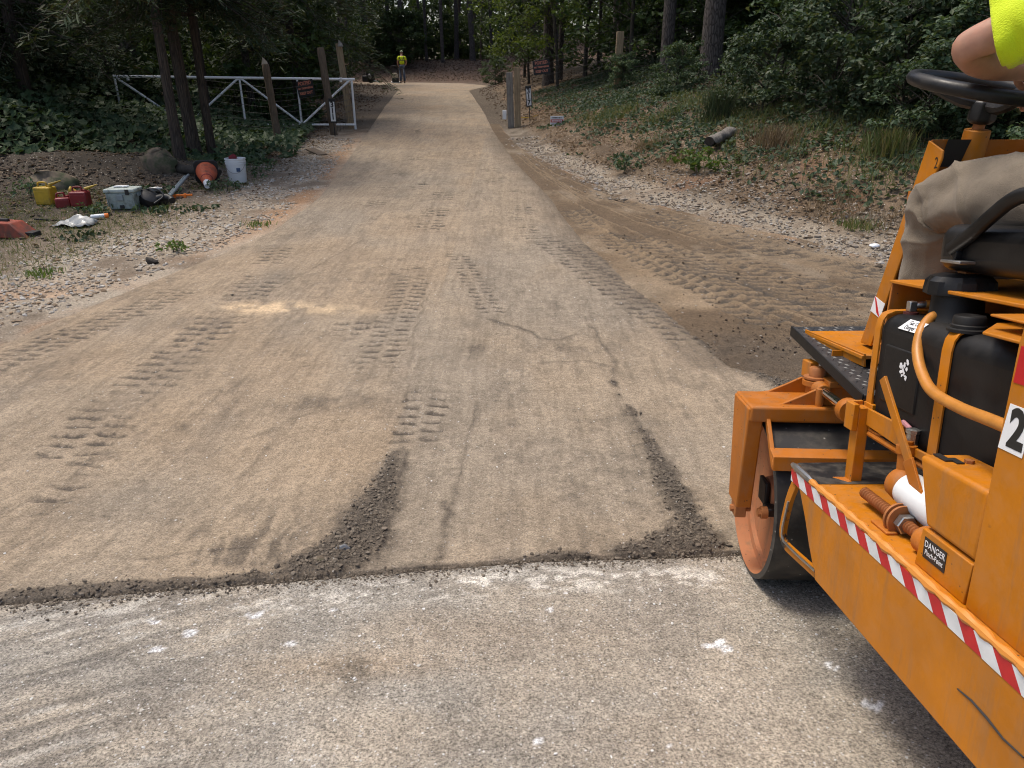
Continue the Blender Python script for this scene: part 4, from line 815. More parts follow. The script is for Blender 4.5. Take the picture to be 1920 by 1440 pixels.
limb('sleeve', [(1.53,1.45,1.618), (1.56,1.52,1.585), (1.577,1.60,1.545)], [.072, .070, .069, .070], 'neon', op, 36, 40, wr_sleeve, conv)
def wr_leg(th, s, tot):
    kn = .52; k = s-kn
    inner = .5-.5*np.sin(th-.2)
    wt = np.minimum(th, 2*math.pi-th)
    d = .007*(fbm(wt*1.6+3, s*7+wt*1.2, 7)-.5)*2+.003*(fbm(wt*4+s*7, s*20-wt*3, 8)-.5)*2
    cr = 1-np.abs(np.sin(k*26+2.4*np.cos(th-.7)+.9*np.sin(2*th+1))); cr2 = 1-np.abs(np.sin(k*17-2.0*np.cos(th+.4)+2))
    fold = .011*cr**5*np.exp(-((k+.04)/.10)**2)*(.3+.7*np.abs(np.cos(th+.5)))+.012*cr2**6*np.exp(-((k+.12)/.16)**2)
    fold = fold+.35*np.exp(-(k/.11)**2)*.013*np.sin(k*70+2.6*np.cos(th-.6)+1.2*np.sin(th*2))*(.30+.70*np.abs(np.cos(th)))
    run = np.exp(-((k+.16)/.12)**2)*.008*np.sin(th*5+s*18)
    low = .010*sstep(kn+.15, tot, np.array([s]))[0]*np.sin(th*3+s*14)
    seam = .0035*np.exp(-((np.mod(th-.25, 2*math.pi)-.0)/.05)**2)
    return d+fold+run+low+seam
def smpath(a, hip, kn, ank):
    hip, kn, ank = map(np.array, (hip, kn, ank)); return [hip, hip*.55+kn*.45, kn+(hip-kn)*.22+np.array([0, 0, .004]), kn+np.array([0, -.004, -.012]), kn+(ank-kn)*.26+np.array([0, .006, 0]), kn*.45+ank*.55, ank]
limb('trouser_leg', smpath(0, (1.165,1.38,1.215), (1.150,1.850,1.212), (1.172,1.935,.885)), [.100, .094, .090, .088, .084, .080, .080], 'khaki', op, 72, 150, wr_leg, conv)
limb('trouser_leg', smpath(0, (1.335,1.38,1.222), (1.372,1.868,1.222), (1.376,1.985,.885)), [.098, .090, .086, .083, .082, .079, .078], 'khaki', op, 48, 100, wr_leg, conv)
skinned('trouser_seat', {'p': ((1.245,1.33,1.245), (.175,.130)), 'L': ((1.165,1.40,1.222), (.110,.105)), 'R': ((1.325,1.40,1.222), (.110,.105))}, [('p','L'), ('p','R')], 'khaki', op, post=conv)
for sx_, sy_ in ((1.172, -.06), (1.376, 0)):
    skinned('boot', {'a': ((sx_,1.995+sy_,.93), (.052,.055)), 'h': ((sx_,2.0+sy_,.862), (.046,.055)), 'b': ((sx_,2.07+sy_,.850), (.046,.038)), 't': ((sx_,2.155+sy_,.842), (.044,.030))}, [('a','h'), ('h','b'), ('b','t')], 'boot', op, post=conv)
def head_bits(parent, c, fwd, up, hair, conv, cap=None, s=1.):
    c = np.array(c, float); f = np.array(fwd, float); f /= np.linalg.norm(f); up = np.array(up, float); r = np.cross(f, up); r /= np.linalg.norm(r); up = np.cross(r, f)
    def P(a, b, d): return c+s*(r*a+f*b+up*d)
    def put(mb, nm, mt):
        o = MB(); V = conv(np.array(mb.v)); o.v = [tuple(p) for p in V]; o.f = mb.f; return o.build(nm, mt, parent)
    for q in (-.030, .030):
        put(MB().lathe([(.0001, -.012*s), (.010*s, -.006*s), (.012*s, 0), (.009*s, .007*s), (.0001, .010*s)], P(q, .074, .006), f, 12), 'eye', 'eye_white')
        put(MB().lathe([(.0001, 0), (.005*s, .001*s), (.0001, .003*s)], P(q, .083, .006), f, 10), 'iris', 'eye_dark')
        put(MB().lathe([(.008*s, -.006*s), (.026*s, .0), (.030*s, .006*s), (.020*s, .012*s), (.0001, .010*s)], P(q*2.4, -.005, -.004), r*np.sign(q)+f*-.3, 12), 'ear', 'skin')
    put(MB().tube([P(0, .080, .012), P(0, .096, -.008), P(0, .106, -.022), P(0, .090, -.030)], [.008*s, .012*s, .016*s, .010*s], 8), 'nose', 'skin')
    put(MB().tube([P(-.024, .080, -.050), P(0, .088, -.048), P(.024, .080, -.050)], [.003*s, .007*s, .003*s], 8), 'mouth', 'lip')
    n = 20; prof = [(.0001, .112), (.045, .104), (.075, .075), (.088, .035), (.088, .000), (.080, -.02)]
    hb_ = MB().lathe([(a*s, b*s) for a, b in prof], c-f*.010*s, up, n, False); V = np.array(hb_.v)
    rel = V-c; fr = rel@f; hb_.v = [tuple(p) for p in V+np.where((fr > .02*s) & ((rel@up) < .05*s), (.05*s-rel@up), 0)[:, None]*up]
    put(hb_, 'hair', hair)
    if cap:
        cb = MB().lathe([(a*1.06*s, b*1.05*s) for a, b in prof[:4]], c-f*.008*s, up, n, False); V = np.array(cb.v); k = put(cb, 'cap', cap)
        put(MB().prism([P(.06*math.cos(t), .075+.075*math.sin(t), .045) for t in np.linspace(0, math.pi, 9)], up*.006*s), 'cap_peak', cap)
head_bits(op, (1.395,1.53,1.82), (0, 1, -.25), (0, .25, 1), 'hair_brown', conv)

# the worker far up the drive, seen from behind, bent over the plate compactor
def man(base, heading, label, s=1.0):
    b = np.array(base, float); a = heading; rx = np.array([math.cos(a), math.sin(a), 0]); ry = np.array([-math.sin(a), math.cos(a), 0])
    e = empty('person', tuple(b), label=label, cat='person')
    def cv(V): V = np.asarray(V)*s; return V[:, :1]*rx+V[:, 1:2]*ry+V[:, 2:3]*np.array([0, 0, 1.])
    J = {'pelvis': ((0,0,.93), (.14,.10)), 'belly': ((0,.01,1.08), (.13,.095)), 'chest': ((0,.03,1.26), (.15,.10)), 'collar': ((0,.06,1.40), (.10,.07)), 'neck': ((0,.10,1.48), .05), 'skull': ((0,.15,1.56), (.07,.08)), 'crown': ((0,.16,1.635), (.066,.075)),
         'Lsh': ((-.18,.05,1.37), .056), 'Lel': ((-.25,.09,1.10), .044), 'Lfo': ((-.24,.18,.98), .040), 'Lwrist': ((-.20,.30,.88), .028), 'Rsh': ((.18,.05,1.37), .056), 'Rel': ((.25,.09,1.10), .044), 'Rfo': ((.20,.20,.98), .040), 'Rwrist': ((.10,.32,.90), .028),
         'Lhip': ((-.09,0,.88), .085), 'Lkn': ((-.11,.02,.50), .060), 'Lca': ((-.115,-.01,.34), .055), 'Lan': ((-.12,0,.09), .04), 'Lft': ((-.13,.12,.045), .04), 'Rhip': ((.09,0,.88), .085), 'Rkn': ((.10,.05,.50), .060), 'Rca': ((.10,.03,.34), .055), 'Ran': ((.10,.06,.09), .04), 'Rft': ((.11,.18,.045), .04)}
    E = [('pelvis','belly'), ('belly','chest'), ('chest','collar'), ('collar','neck'), ('neck','skull'), ('skull','crown'), ('collar','Lsh'), ('Lsh','Lel'), ('Lel','Lfo'), ('Lfo','Lwrist'), ('collar','Rsh'), ('Rsh','Rel'), ('Rel','Rfo'), ('Rfo','Rwrist'), ('pelvis','Lhip'), ('Lhip','Lkn'), ('Lkn','Lca'), ('Lca','Lan'), ('Lan','Lft'), ('pelvis','Rhip'), ('Rhip','Rkn'), ('Rkn','Rca'), ('Rca','Ran'), ('Ran','Rft')]
    fingers(J, E, 'L', J['Lwrist'][0], (.3,.7,-.5), (.8,-.2,.2), (0,.5,.8), .5); fingers(J, E, 'R', J['Rwrist'][0], (-.3,.7,-.5), (-.8,-.2,.2), (0,.5,.8), .5)
    skinned('body', J, E, 'skin', e, post=cv)
    g_ = lambda p, m_: ((p[0]), tuple(x+m_ for x in (p[1] if hasattr(p[1], '__len__') else (p[1], p[1]))))
    S_ = {k: g_(J[k], .018) for k in ('pelvis','belly','chest','collar','Lsh','Rsh')}; S_['pelvis'] = ((0,0,.96), (.165,.125)); S_['Lu'] = ((-.222,.075,1.20), (.072,.072)); S_['Ru'] = ((.222,.075,1.20), (.072,.072))
    skinned('shirt', S_, [('pelvis','belly'), ('belly','chest'), ('chest','collar'), ('collar','Lsh'), ('Lsh','Lu'), ('collar','Rsh'), ('Rsh','Ru')], 'neon', e, post=cv)
    T_ = {k: g_(J[k], .020) for k in ('pelvis','Lhip','Lkn','Lca','Rhip','Rkn','Rca')}; T_['Lan'] = ((-.12,0,.10), (.068,.072)); T_['Ran'] = ((.10,.06,.10), (.068,.072))
    skinned('trousers', T_, [('pelvis','Lhip'), ('Lhip','Lkn'), ('Lkn','Lca'), ('Lca','Lan'), ('pelvis','Rhip'), ('Rhip','Rkn'), ('Rkn','Rca'), ('Rca','Ran')], 'denim', e, post=cv)
    for k in ('L', 'R'):
        p = J[k+'an'][0]; skinned('boot', {'a': ((p[0],p[1],.11), .052), 'h': ((p[0],p[1],.05), (.045,.05)), 't': ((p[0],p[1]+.15,.038), (.045,.034))}, [('a','h'), ('h','t')], 'boot', e, post=cv)
    head_bits(e, (0,.15,1.59), (0, 1, -.6), (0, .6, 1), 'hair_brown', cv, 'cap_cloth')
    for P_ in ([(-.13,-.085,1.40), (-.10,-.125,1.28), (-.03,-.135,1.20)], [(.13,-.085,1.40), (.10,-.125,1.28), (.03,-.135,1.20)], [(-.15,-.10,1.20), (0,-.14,1.20), (.15,-.10,1.20)]):
        mb = MB().tube(P_, .018, 6); mb.v = [tuple(p) for p in cv(mb.v)]; mb.build('harness_strap', 'strap_dark', e)
    return e
man((-6.45, 45.6, gz(-6.45, 45.6)+.012), math.radians(6), 'person in neon shirt and jeans standing far up the drive', 1.03)
# ------------------------------------------------------------------ things lying on the left verge
def ez(x, y): return gz(x, y)
def plank_mat(name, c, c2):
    m, t, b = nodes(name); v = coords(t, scale=(9, 9, .8)); f = noise(t, v, 4, 6, .7)
    col = ramp(t, f, [(.3, c2), (.65, c)]); col = mixc(t, ramp(t, noise(t, coords(t), 6, 4), [(.5, 0), (.8, .5)]), col, tuple(x*.6 for x in c2)); L(t, col, b.inputs['Base Color']); b.inputs['Roughness'].default_value = .9
    bump(t, b, f, .5, .01); return m
plank_mat('grey_wood', (.30,.27,.23), (.13,.115,.095)); plank_mat('tan_wood', (.36,.27,.16), (.19,.135,.08)); plank_mat('brown_post', (.17,.125,.085), (.075,.055,.04)); plank_mat('log_bark', (.22,.20,.175), (.07,.06,.05)); plank_mat('dark_log', (.06,.05,.04), (.025,.02,.016))
plain('gate_white', (.82,.82,.81), .5, 0, .05, 9, 0, 60, (.45,.40,.33), (.66,.88)); plain('wire', (.07,.068,.065), .6, .3, .2); plain('cooler_body', (.30,.355,.335), .6, 0, .14, 14, 0, 60, (.11,.11,.09), (.50,.72)); plain('cooler_lid', (.38,.43,.40), .6, 0, .14, 14, 0, 60, (.15,.15,.12), (.50,.72))
plain('can_yellow', (.46,.29,.015), .5, 0, .15, 12, 0, 60, (.14,.10,.03), (.5,.75)); plain('can_red', (.20,.012,.014), .45, 0, .2, 12, 0, 60, (.09,.03,.02), (.5,.75)); plain('cone_orange', (.50,.095,.035), .6, 0, .15, 14, 0, 60, (.18,.06,.035), (.5,.7)); plain('rubber_black', (.016,.016,.016), .6, 0, .2)
plain('bucket_white', (.70,.71,.71), .4, 0, .04, 10, 0, 60, (.45,.44,.42), (.62,.85)); plain('rag_red', (.16,.012,.018), .8, 0, .3, 30); plain('orange_bright', (.85,.20,.02), .5, 0, .1); plain('blue_ink', (.04,.08,.16), .5); plain('sheet_clear', (.36,.37,.36), .3, 0, .2, 14, 0, 60, (.18,.16,.13), (.5,.75))
plain('crate_red', (.30,.05,.022), .65, 0, .25, 14, 0, 60, (.10,.04,.025), (.42,.66)); plain('grey_tube', (.22,.26,.27), .5, 0, .15); plain('cream_paint', (.50,.43,.32), .5, 0, .15); plain('sign_white', (.76,.76,.75), .5, 0, .03); plain('sign_red', (.50,.06,.05), .5); plain('sign_orange', (.62,.22,.14), .6, 0, .15); plain('steel_grey', (.25,.25,.25), .45, .5, .2)
plain('rock_mat', (.155,.118,.082), .95, 0, .4, 9, .8, 26, (.065,.072,.035), (.45, .62)); plain('black_matte', (.014,.014,.015), .55, 0, .2); plain('navy_tarp', (.012,.022,.045), .5, 0, .3, 6)
def dent(o, amt, sc, seed):
    me = o.data; n = len(me.vertices); V = np.zeros(n*3, np.float32); me.vertices.foreach_get('co', V); V = V.reshape(-1, 3)
    d = np.stack([fbm(V[:, 1]*sc+k*7, V[:, 2]*sc+V[:, 0]*sc*.7, seed+k)-.5 for k in range(3)], -1); me.vertices.foreach_set('co', (V+d*amt*2).astype(np.float32).ravel()); me.update(); return o
def rock(name, loc, size, label, cat='rock', seed=1, mat='rock_mat', rz=0.):
    m = MB(); n, k = 14, 9; vs = []
    for i in range(k+1):
        for j in range(n):
            a, b = math.pi*i/k, 2*math.pi*j/n; vs.append((math.sin(a)*math.cos(b)*size[0], math.sin(a)*math.sin(b)*size[1], math.cos(a)*size[2]))
    m.add(vs, [(i*n+j, i*n+(j+1) % n, (i+1)*n+(j+1) % n, (i+1)*n+j) for i in range(k) for j in range(n)])
    o = m.build(name, mat, None, angle=50); dent(o, min(size)*.75, 2.0/max(size), seed); o.location = loc; o.rotation_euler[2] = rz
    return tag(o, label, cat)
# cooler
e = empty('cooler', (-4.80, 8.98, ez(-4.8, 8.98)+.0), math.radians(6), label='grubby grey-green cooler box standing on the left verge', cat='cooler'); e.scale = (.74,)*3
b_ = MB().prism([(-.205, -.17, 0), (.205, -.17, 0), (.205, .17, 0), (-.205, .17, 0)], (0, 0, .0001)); cb = MB(); 
cb.add([(sx*a, sy*b, z) for z, a, b in ((0, .195, .155), (.27, .228, .18)) for sx, sy in ((-1,-1), (1,-1), (1,1), (-1,1))], [(3,2,1,0), (4,5,6,7), (0,1,5,4), (1,2,6,5), (2,3,7,6), (3,0,4,7)]); body_ = cb.build('body', 'cooler_body', e, .02, seg=3)
ld = MB().box(-.245, .245, -.195, .195, .272, .335).build('lid', 'cooler_lid', e, .02, seg=3)
MB().box(-.05, .05, -.2, -.17, .15, .245).build('latch', 'grey_tube', body_, .006); MB().box(-.035, .035, -.172, -.16, .02, .075).build('drain', 'black_matte', body_, .004)
for sx_ in (-1, 1): MB().box(sx_*.205-.008, sx_*.205+.008, -.185, -.165, .06, .27).build('rib', 'cooler_body', body_, .003)
MB().box(.232, .25, -.07, .07, .20, .25).build('side_handle', 'grey_tube', body_, .006); MB().box(.10, .16, -.205, -.19, .24, .33).build('lid_catch', 'black_matte', ld, .004)
e = empty('work_glove', (-4.82, 8.99, ez(-4.8, 8.98)+.250), .4, label='pale wadded work gloves left on the cooler lid', cat='gloves'); e.scale = (.74,)*3
mg = skinned('glove', {'a': ((-.12,0,.012), .018), 'b': ((-.04,.01,.02), (.035,.018)), 'c': ((.05,-.01,.02), (.035,.018)), 'd': ((.13,0,.014), (.022,.014)), 'f1': ((-.07,.06,.012), .011), 'f2': ((-.02,.07,.012), .011), 'f3': ((.09,-.06,.012), .011), 'f4': ((.03,-.07,.012), .011)}, [('a','b'), ('b','c'), ('c','d'), ('b','f1'), ('b','f2'), ('c','f3'), ('c','f4')], 'bucket_white', e)
o = tag(MB().lathe([(.001, 0), (.028, .002), (.030, .01), (.030, .11), (.012, .14), (.012, .16)], (0, 0, 0), (1, .1, .12), 14).build('drink_bottle', 'sheet_clear'), 'small clear bottle lying behind the cooler lid', 'bottle'); o.location = (-4.62, 9.28, ez(-4.62, 9.28)+.17)
rock('stone', (-4.56, 9.32, ez(-4.56, 9.32)+.06), (.12,.10,.10), 'dark lump of earth propping the bottle behind the cooler', 'clod', 3, 'dark_log')
# backpack blower beside it: black body, loose harness, two grey tubes
e = empty('leaf_blower', (-4.52, 9.14, ez(-4.52, 9.14)), .0, label='black backpack blower lying beside the cooler with two grey tubes', cat='leaf blower'); e.scale = (.8,)*3
dent(MB().lathe([(.001, -.10), (.10, -.10), (.15, -.06), (.16, .0), (.15, .06), (.09, .09), (.001, .09)], (-.08, 0, .12), (.5, -.3, .8), 24).build('engine_body', 'black_matte', e), .02, 9, 4)
dent(MB().tube(smoothpath([(.0, .02, .10), (.12, .05, .13), (.24, .03, .12), (.30, -.03, .09)], 20), [.055]*12+[.05]*9, 12).build('fan_duct', 'black_matte', e), .008, 14, 6)
MB().tube(smoothpath([(-.2, -.05, .05), (-.12, .02, .24), (.05, .06, .25), (.16, 0, .16), (.05, -.12, .06)], 30), .012, 6).build('harness', 'black_matte', e)
for k in (0, 1): MB().cyl((.02+.05*k, .35, .06+.02*k), (-.34+.07*k, 2.0, .20+.03*k), .026, .024, 10).build('blower_tube', 'grey_tube', e)
# fuel cans
def jerry(loc, rz, mat, label, w, d, h, spout=True, lidm=None):
    e = empty('fuel_can', loc, rz, .76, label=label, cat='fuel can')
    bd = MB().box(-w, w, -d, d, 0, h).build('body', mat, e, .03, seg=4)
    MB().box(-w*.86, w*.86, -d-.004, -d+.002, h*.16, h*.78).build('panel', mat, bd, .003)
    MB().tube(smoothpath([(-w*.7, 0, h-.005), (-w*.6, 0, h+.06), (w*.25, 0, h+.065), (w*.35, 0, h-.005)], 24), .014, 10).build('handle', mat, bd)
    MB().lathe([(.032, 0), (.032, .03), (.028, .034)], (w*.68, 0, h-.004), (0, 0, 1), 16).build('neck', mat, bd)
    if spout: MB().lathe([(.026, 0), (.024, .05), (.010, .18), (.008, .20)], (w*.68, 0, h+.03), spout, 14).build('spout', lidm or mat, e)
    return e
jerry((-5.88, 9.16, ez(-5.88, 9.16)), -.12, 'can_yellow', 'yellow plastic diesel can standing behind the red one', .15, .10, .29, (1, .3, .35))
jerry((-5.36, 9.0, ez(-5.36, 9.0)), .10, 'can_red', 'taller dark red fuel can with a yellow spout', .135, .10, .25, (.8, .5, .28), 'can_yellow')
jerry((-5.60, 9.02, ez(-5.60, 9.02)-.02), .5, 'can_red', 'smaller dark red fuel can leaning against the taller one', .11, .09, .18, None)
e = empty('funnel', (-5.66, 9.62, ez(-5.66, 9.62)+.0), 0, label='yellow funnel lying on the soil behind the cans', cat='funnel'); e.scale = (.8,)*3
MB().lathe([(.012, 0), (.014, .10), (.075, .19), (.085, .21)], (0, 0, .07), (-1, -.2, .15), 20, False).build('funnel_cone', 'can_yellow', e).modifiers.new('solid', 'SOLIDIFY').thickness = .004
# lying cone, bucket
tip, cb0 = np.array([-4.27, 10.22, ez(-4.27, 10.22)+.075]), np.array([-4.52, 10.88, ez(-4.52, 10.88)+.20]); ax_ = tip-cb0; cl = np.linalg.norm(ax_); ax_ /= cl
e = empty('traffic_cone', tuple(cb0), label='fallen orange traffic cone with white tip beside the bucket', cat='traffic cone')
oz = cb0; rel = lambda p: np.array(p)-oz
MB().lathe([(.155, .02), (.150, .03), (.052, cl*.80)], (0, 0, 0), ax_, 28, False).build('cone_body', 'cone_orange', e)
MB().lathe([(.0535, cl*.79), (.046, cl*.84), (.036, cl), (.026, cl+.004), (.001, cl-.01)], (0, 0, 0), ax_, 24, False).build('white_tip', 'bucket_white', e)
MB().lathe([(.085, cl*.56), (.0795, cl*.60)], (0, 0, 0), ax_, 28, False).build('groove_ring', 'rag_red', e)
bu = np.cross(ax_, (0, 0, 1)); bu /= np.linalg.norm(bu); bv = np.cross(ax_, bu)
MB().prism([bu*a*.21+bv*b*.21 for a, b in ((-.8,-.6), (-.6,-.8), (.6,-.8), (.8,-.6), (.8,.6), (.6,.8), (-.6,.8), (-.8,.6))], ax_*.04).build('base', 'rubber_black', e, .008)
e = empty('bucket', (-4.20, 11.22, ez(-4.2, 11.22)-.01), .2, label='white plastic pail with a dark red rag sticking out', cat='bucket')
bk_ = MB().lathe([(.001, 0), (.125, 0), (.130, .01), (.142, .27), (.150, .272), (.150, .285), (.144, .287), (.145, .30), (.153, .302), (.153, .315), (.146, .317), (.147, .335), (.154, .337), (.154, .355), (.148, .358), (.142, .35), (.128, .03), (.001, .025)], (0, 0, 0), (0, 0, 1), 32, False).build('pail', 'bucket_white', e, angle=30)
MB().tube([(.150*math.cos(t), .150*math.sin(t)-.02, .28-.13*math.sin(math.pi*k/20)) for k, t in enumerate(np.linspace(math.radians(-165), math.radians(-15), 21))], .003, 6).build('wire_handle', 'steel_grey', bk_)
MB().box(.02, .075, -.1395, -.137, .17, .225).build('print_label', 'blue_ink', bk_)
dent(MB().lathe([(.001, -.06), (.05, -.05), (.065, 0), (.04, .05), (.001, .07)], (-.03, .02, .36), (.2, .1, 1), 14).build('rag', 'rag_red', e), .05, 16, 8)
# odds and ends
e = empty('stake_whisker', (-4.42, 9.72, ez(-4.42, 9.72)), .25, label='small bright orange plastic bracket lying on the verge', cat='bracket')
MB().box(-.13, .13, -.015, .015, .02, .045).build('strip', 'orange_bright', e, .004); MB().box(-.12, -.08, -.03, .03, 0, .02).build('tab', 'orange_bright', e, .004); MB().box(.02, .05, -.03, .04, 0, .05).build('tab', 'orange_bright', e, .004)
e.name = 'orange_bracket'
e = empty('spray_can', (-4.87, 8.45, ez(-4.87, 8.45)+.036), .30, label='white spray can with an orange cap lying in front of the cooler', cat='spray can'); e.scale = (.8,)*3
MB().lathe([(.001, -.10), (.030, -.10), (.033, -.095), (.033, .075), (.026, .09), (.026, .095)], (0, 0, 0), (1, 0, .05), 20).build('can', 'white_metal', e); MB().lathe([(.034, .085), (.034, .125), (.028, .135), (.001, .136)], (0, 0, 0), (1, 0, .05), 20).build('cap', 'orange_bright', e)
m = MB(); n_ = 12
for i in range(n_):
    for j in range(n_):
        x_, y_ = (i/(n_-1)-.5)*.42, (j/(n_-1)-.5)*.24; m.v.append((x_, y_, .02+.11*float(vnoise(x_*11+3, y_*13, 4))*(1-(2*x_/.5)**2)+.03*float(vnoise(x_*40, y_*40, 5))))
m.f = [(i*n_+j, (i+1)*n_+j, (i+1)*n_+j+1, i*n_+j+1) for i in range(n_-1) for j in range(n_-1)]; m.n = len(m.v)
o = tag(m.build('plastic_sheet', 'sheet_clear', None, angle=25), 'crumpled clear plastic sheet on the verge near the spray can', 'plastic sheet'); o.location = (-4.98, 8.16, ez(-4.98, 8.16)-.015); o.modifiers.new('s', 'SOLIDIFY').thickness = .002
o = tag(MB().bar((-.55, .10, .03), (.15, -.02, .01), .02, .02).build('strap_end', 'black_matte'), 'thin dark bar lying on the grass by the clear sheet', 'bar'); o.location = (-5.05, 8.3, ez(-5.05, 8.3)); o.name = 'metal_bar'
e = empty('tool_case', (-5.52, 7.72, ez(-5.52, 7.72)-.01), -.12, label='orange-red dirty tool case at the picture edge', cat='case')
tc = MB().add([(-.40,-.12,0), (.36,-.12,0), (.36,.12,0), (-.40,.12,0), (-.42,-.10,.17), (.18,-.10,.16), (.18,.10,.16), (-.42,.10,.17)], [(3,2,1,0), (4,5,6,7), (0,1,5,4), (1,2,6,5), (2,3,7,6), (3,0,4,7)]).build('body', 'crate_red', e, .012); MB().box(-.1, .1, -.02, .02, .15, .19).build('handle', 'black_matte', e, .008); MB().box(.30, .40, -.06, .06, 0, .06).build('foot', 'black_matte', e, .006)
rock('boulder', (-5.42, 11.35, ez(-5.42, 11.35)+.06), (.24,.20,.25), 'brown mossy boulder between the cooler and the leaning trunk', 'boulder', 5)
rock('stone', (-6.35, 10.15, ez(-6.35, 10.15)+.02), (.32,.26,.20), 'rounded grey stone in the soil behind the yellow can', 'stone', 9)
e = tag(MB().cyl((-.45, .1, .10), (.45, -.25, .05), .07, .06, 12).build('log', 'dark_log'), 'dark rotten log lying beside the boulder', 'log'); e.location = (-4.88, 11.35, ez(-4.88, 11.35)+.02); dent(e, .03, 6, 3)
o = tag(MB().box(-.30, .30, -.09, .09, 0, .03).build('plank', 'brown_post', None, .004), 'short weathered board lying on the leaves left of the drive', 'board'); o.location = (-3.82, 14.5, ez(-3.82, 14.5)+.02); o.rotation_euler = (.05, .12, -.9)

# ------------------------------------------------------------------ the open gate and its posts
gL, gR = np.array([-8.72, 16.95]), np.array([-3.92, 18.85]); gd = (gR-gL); gl = np.linalg.norm(gd); gd /= gl
def gp(s, z): p = gL+gd*gl*s; return np.array([p[0], p[1], ez(*gL)*(1-s)+(ez(*gR)+.0)*s+z])
e = empty('field_gate', tuple(gp(.5, 0)), label='long white tubular gate standing open along the left verge', cat='gate'); go = gp(.5, 0)
def gt(a, b, r, nm): MB().cyl(gp(*a)-go, gp(*b)-go, r, n=10).build(nm, 'gate_white', e)
Zt, Zb = 1.16, .17
gt((-.005, Zt+.02), (1.015, Zt), .030, 'top_rail'); gt((0, Zb), (1.0, Zb-.05), .026, 'bottom_rail')
for s_ in (0, .25, .5, .75): gt((s_, Zb), (s_, Zt), .024, 'upright')
gt((1.0, Zb-.16), (1.0, Zt), .028, 'upright')
for a, b in (((.005, Zt), (.245, Zb)), ((.255, Zb), (.495, Zt)), ((.505, Zt), (.745, Zb)), ((.755, Zb-.02), (.995, Zt))): gt(a, b, .026, 'brace')
for s_ in (.05, .95): MB().cyl(gp(s_, Zt-.06)-go, gp(s_, Zt+.04)-go, .034, n=8).build('collar', 'gate_white', e)
def stake(name, base, top, w, mat, label, rnd=False, n=10):
    b = np.array(base); t_ = np.array(top)-b; o = MB()
    if rnd: o.tube([t_*k for k in np.linspace(-.08, 1, 14)], [w*(1+.08*math.sin(k*2.3)) for k in range(14)], n)
    else: o.bar(t_*-.08, t_, w, w, (0, 1, 0))
    o = o.build(name, mat, None, .006); o.location = base; return tag(o, label, 'post', None)
pa = (-4.96, 15.9, ez(-4.96, 15.9)); stake('fence_post', pa, (-5.06, 15.95, pa[2]+1.55), .075, 'brown_post', 'round wooden post crossing the middle of the white gate', True)
pb_ = (-4.20, 17.7, ez(-4.2, 17.7)); stake('fence_post', pb_, (-4.36, 17.85, pb_[2]+1.86), .085, 'brown_post', 'knotty round post carrying the 311 plate', True)
pc = (-4.10, 19.2, ez(-4.1, 19.2)); stake('fence_post', pc, (-4.28, 19.4, pc[2]+1.95), .135, 'tan_wood', 'square pale timber post behind the gate end')
for (q, dz, lb) in ((pa, 1.55, 'jagged pale splinter of torn wood on the middle gate post'), (pc, 1.90, 'grey cap nailed on the pale square post')):
    o = tag(MB().add([(-.06,-.05,0), (.07,-.05,0), (.06,.05,0), (-.06,.05,0), (-.03,0,.16), (.05,.01,.07)], [(0,1,5,4), (1,2,5), (2,3,4,5), (3,0,4), (3,2,1,0)]).build('post_cap', 'grey_wood', None, .004), lb, 'cap'); o.location = (q[0]-.11, q[1]+.06, q[2]+dz-.02)
# woven wire behind the gate, hung on the posts, kept as one fine net
def net(name, P, h, nh, step, label, sag=.05, r=.0045, seed=1):
    rs = random.Random(seed); P = [np.array(p, float) for p in P]; seg = [np.linalg.norm(b-a) for a, b in zip(P[:-1], P[1:])]; tot = sum(seg)
    def pt(s, z):
        for a, b, l in zip(P[:-1], P[1:], seg):
            if s <= l+1e-6: q = a+(b-a)*(s/l); break
            s -= l
        return np.array([q[0], q[1], q[2]+z])
    e = empty(name, tuple(P[0]), label=label, cat='wire fence'); o0 = P[0]
    m = MB()
    for k in range(nh):
        z = .08+h*(k/(nh-1))**.9; m.tube([pt(s, z+sag*(vnoise(s*.8, k*.3, seed)-.5))-o0 for s in np.linspace(0, tot, 14)], r, 4)
    s = 0
    while s < tot:
        m.tube([pt(s, .06)-o0, pt(min(tot, s+rs.uniform(-.03, .03)), h*.5)-o0, pt(min(tot, max(0, s+rs.uniform(-.05, .05))), h+.08)-o0], r*.8, 3); s += step*rs.uniform(.8, 1.2)
    w_ = m.build('wire_mesh', 'wire', e, smooth=False); w_["kind"] = "stuff"; return e
net('wire_fence', [(-7.0, 17.0, ez(-7, 17)-.05), (-4.98, 16.1, pa[2]-.1), (-4.25, 17.85, pb_[2]-.05), (-4.05, 19.3, pc[2])], 1.1, 9, .19, 'rusty woven wire sagging behind the white gate', .1, .0032, 2)
def plate(name, loc, w, h, mat, label, facing, cat='sign', th=.006, tilt=0.):
    e = empty(name, loc, 0, label=label, cat=cat); e.rotation_euler = (0, tilt, facing)
    p = MB().box(-w/2, w/2, -th/2, th/2, 0, h).build('panel', mat, e, .001); return e, p
def posted(loc, facing, label, tilt=.1):
    e, p = plate('posted_sign', loc, .44, .34, 'black_matte', label, facing, tilt=tilt)
    for s_, z, sz, nr in (('POSTED', .275, .10, .92), ('NO TRESPASSING', .175, .052, .95), ('KEEP OUT', .075, .085, .85)):
        text('lettering', s_, sz, 'sign_orange', p, (0, -.0045, z), (1, 0, 0), (0, 0, 1), .0006, narrow=nr, bold=.002)
    return e
posted((-4.62, 17.28, ez(-4.6, 17.3)+.86), math.radians(-18), 'black posted sign with orange lettering wired left of the 311 post', -.14)
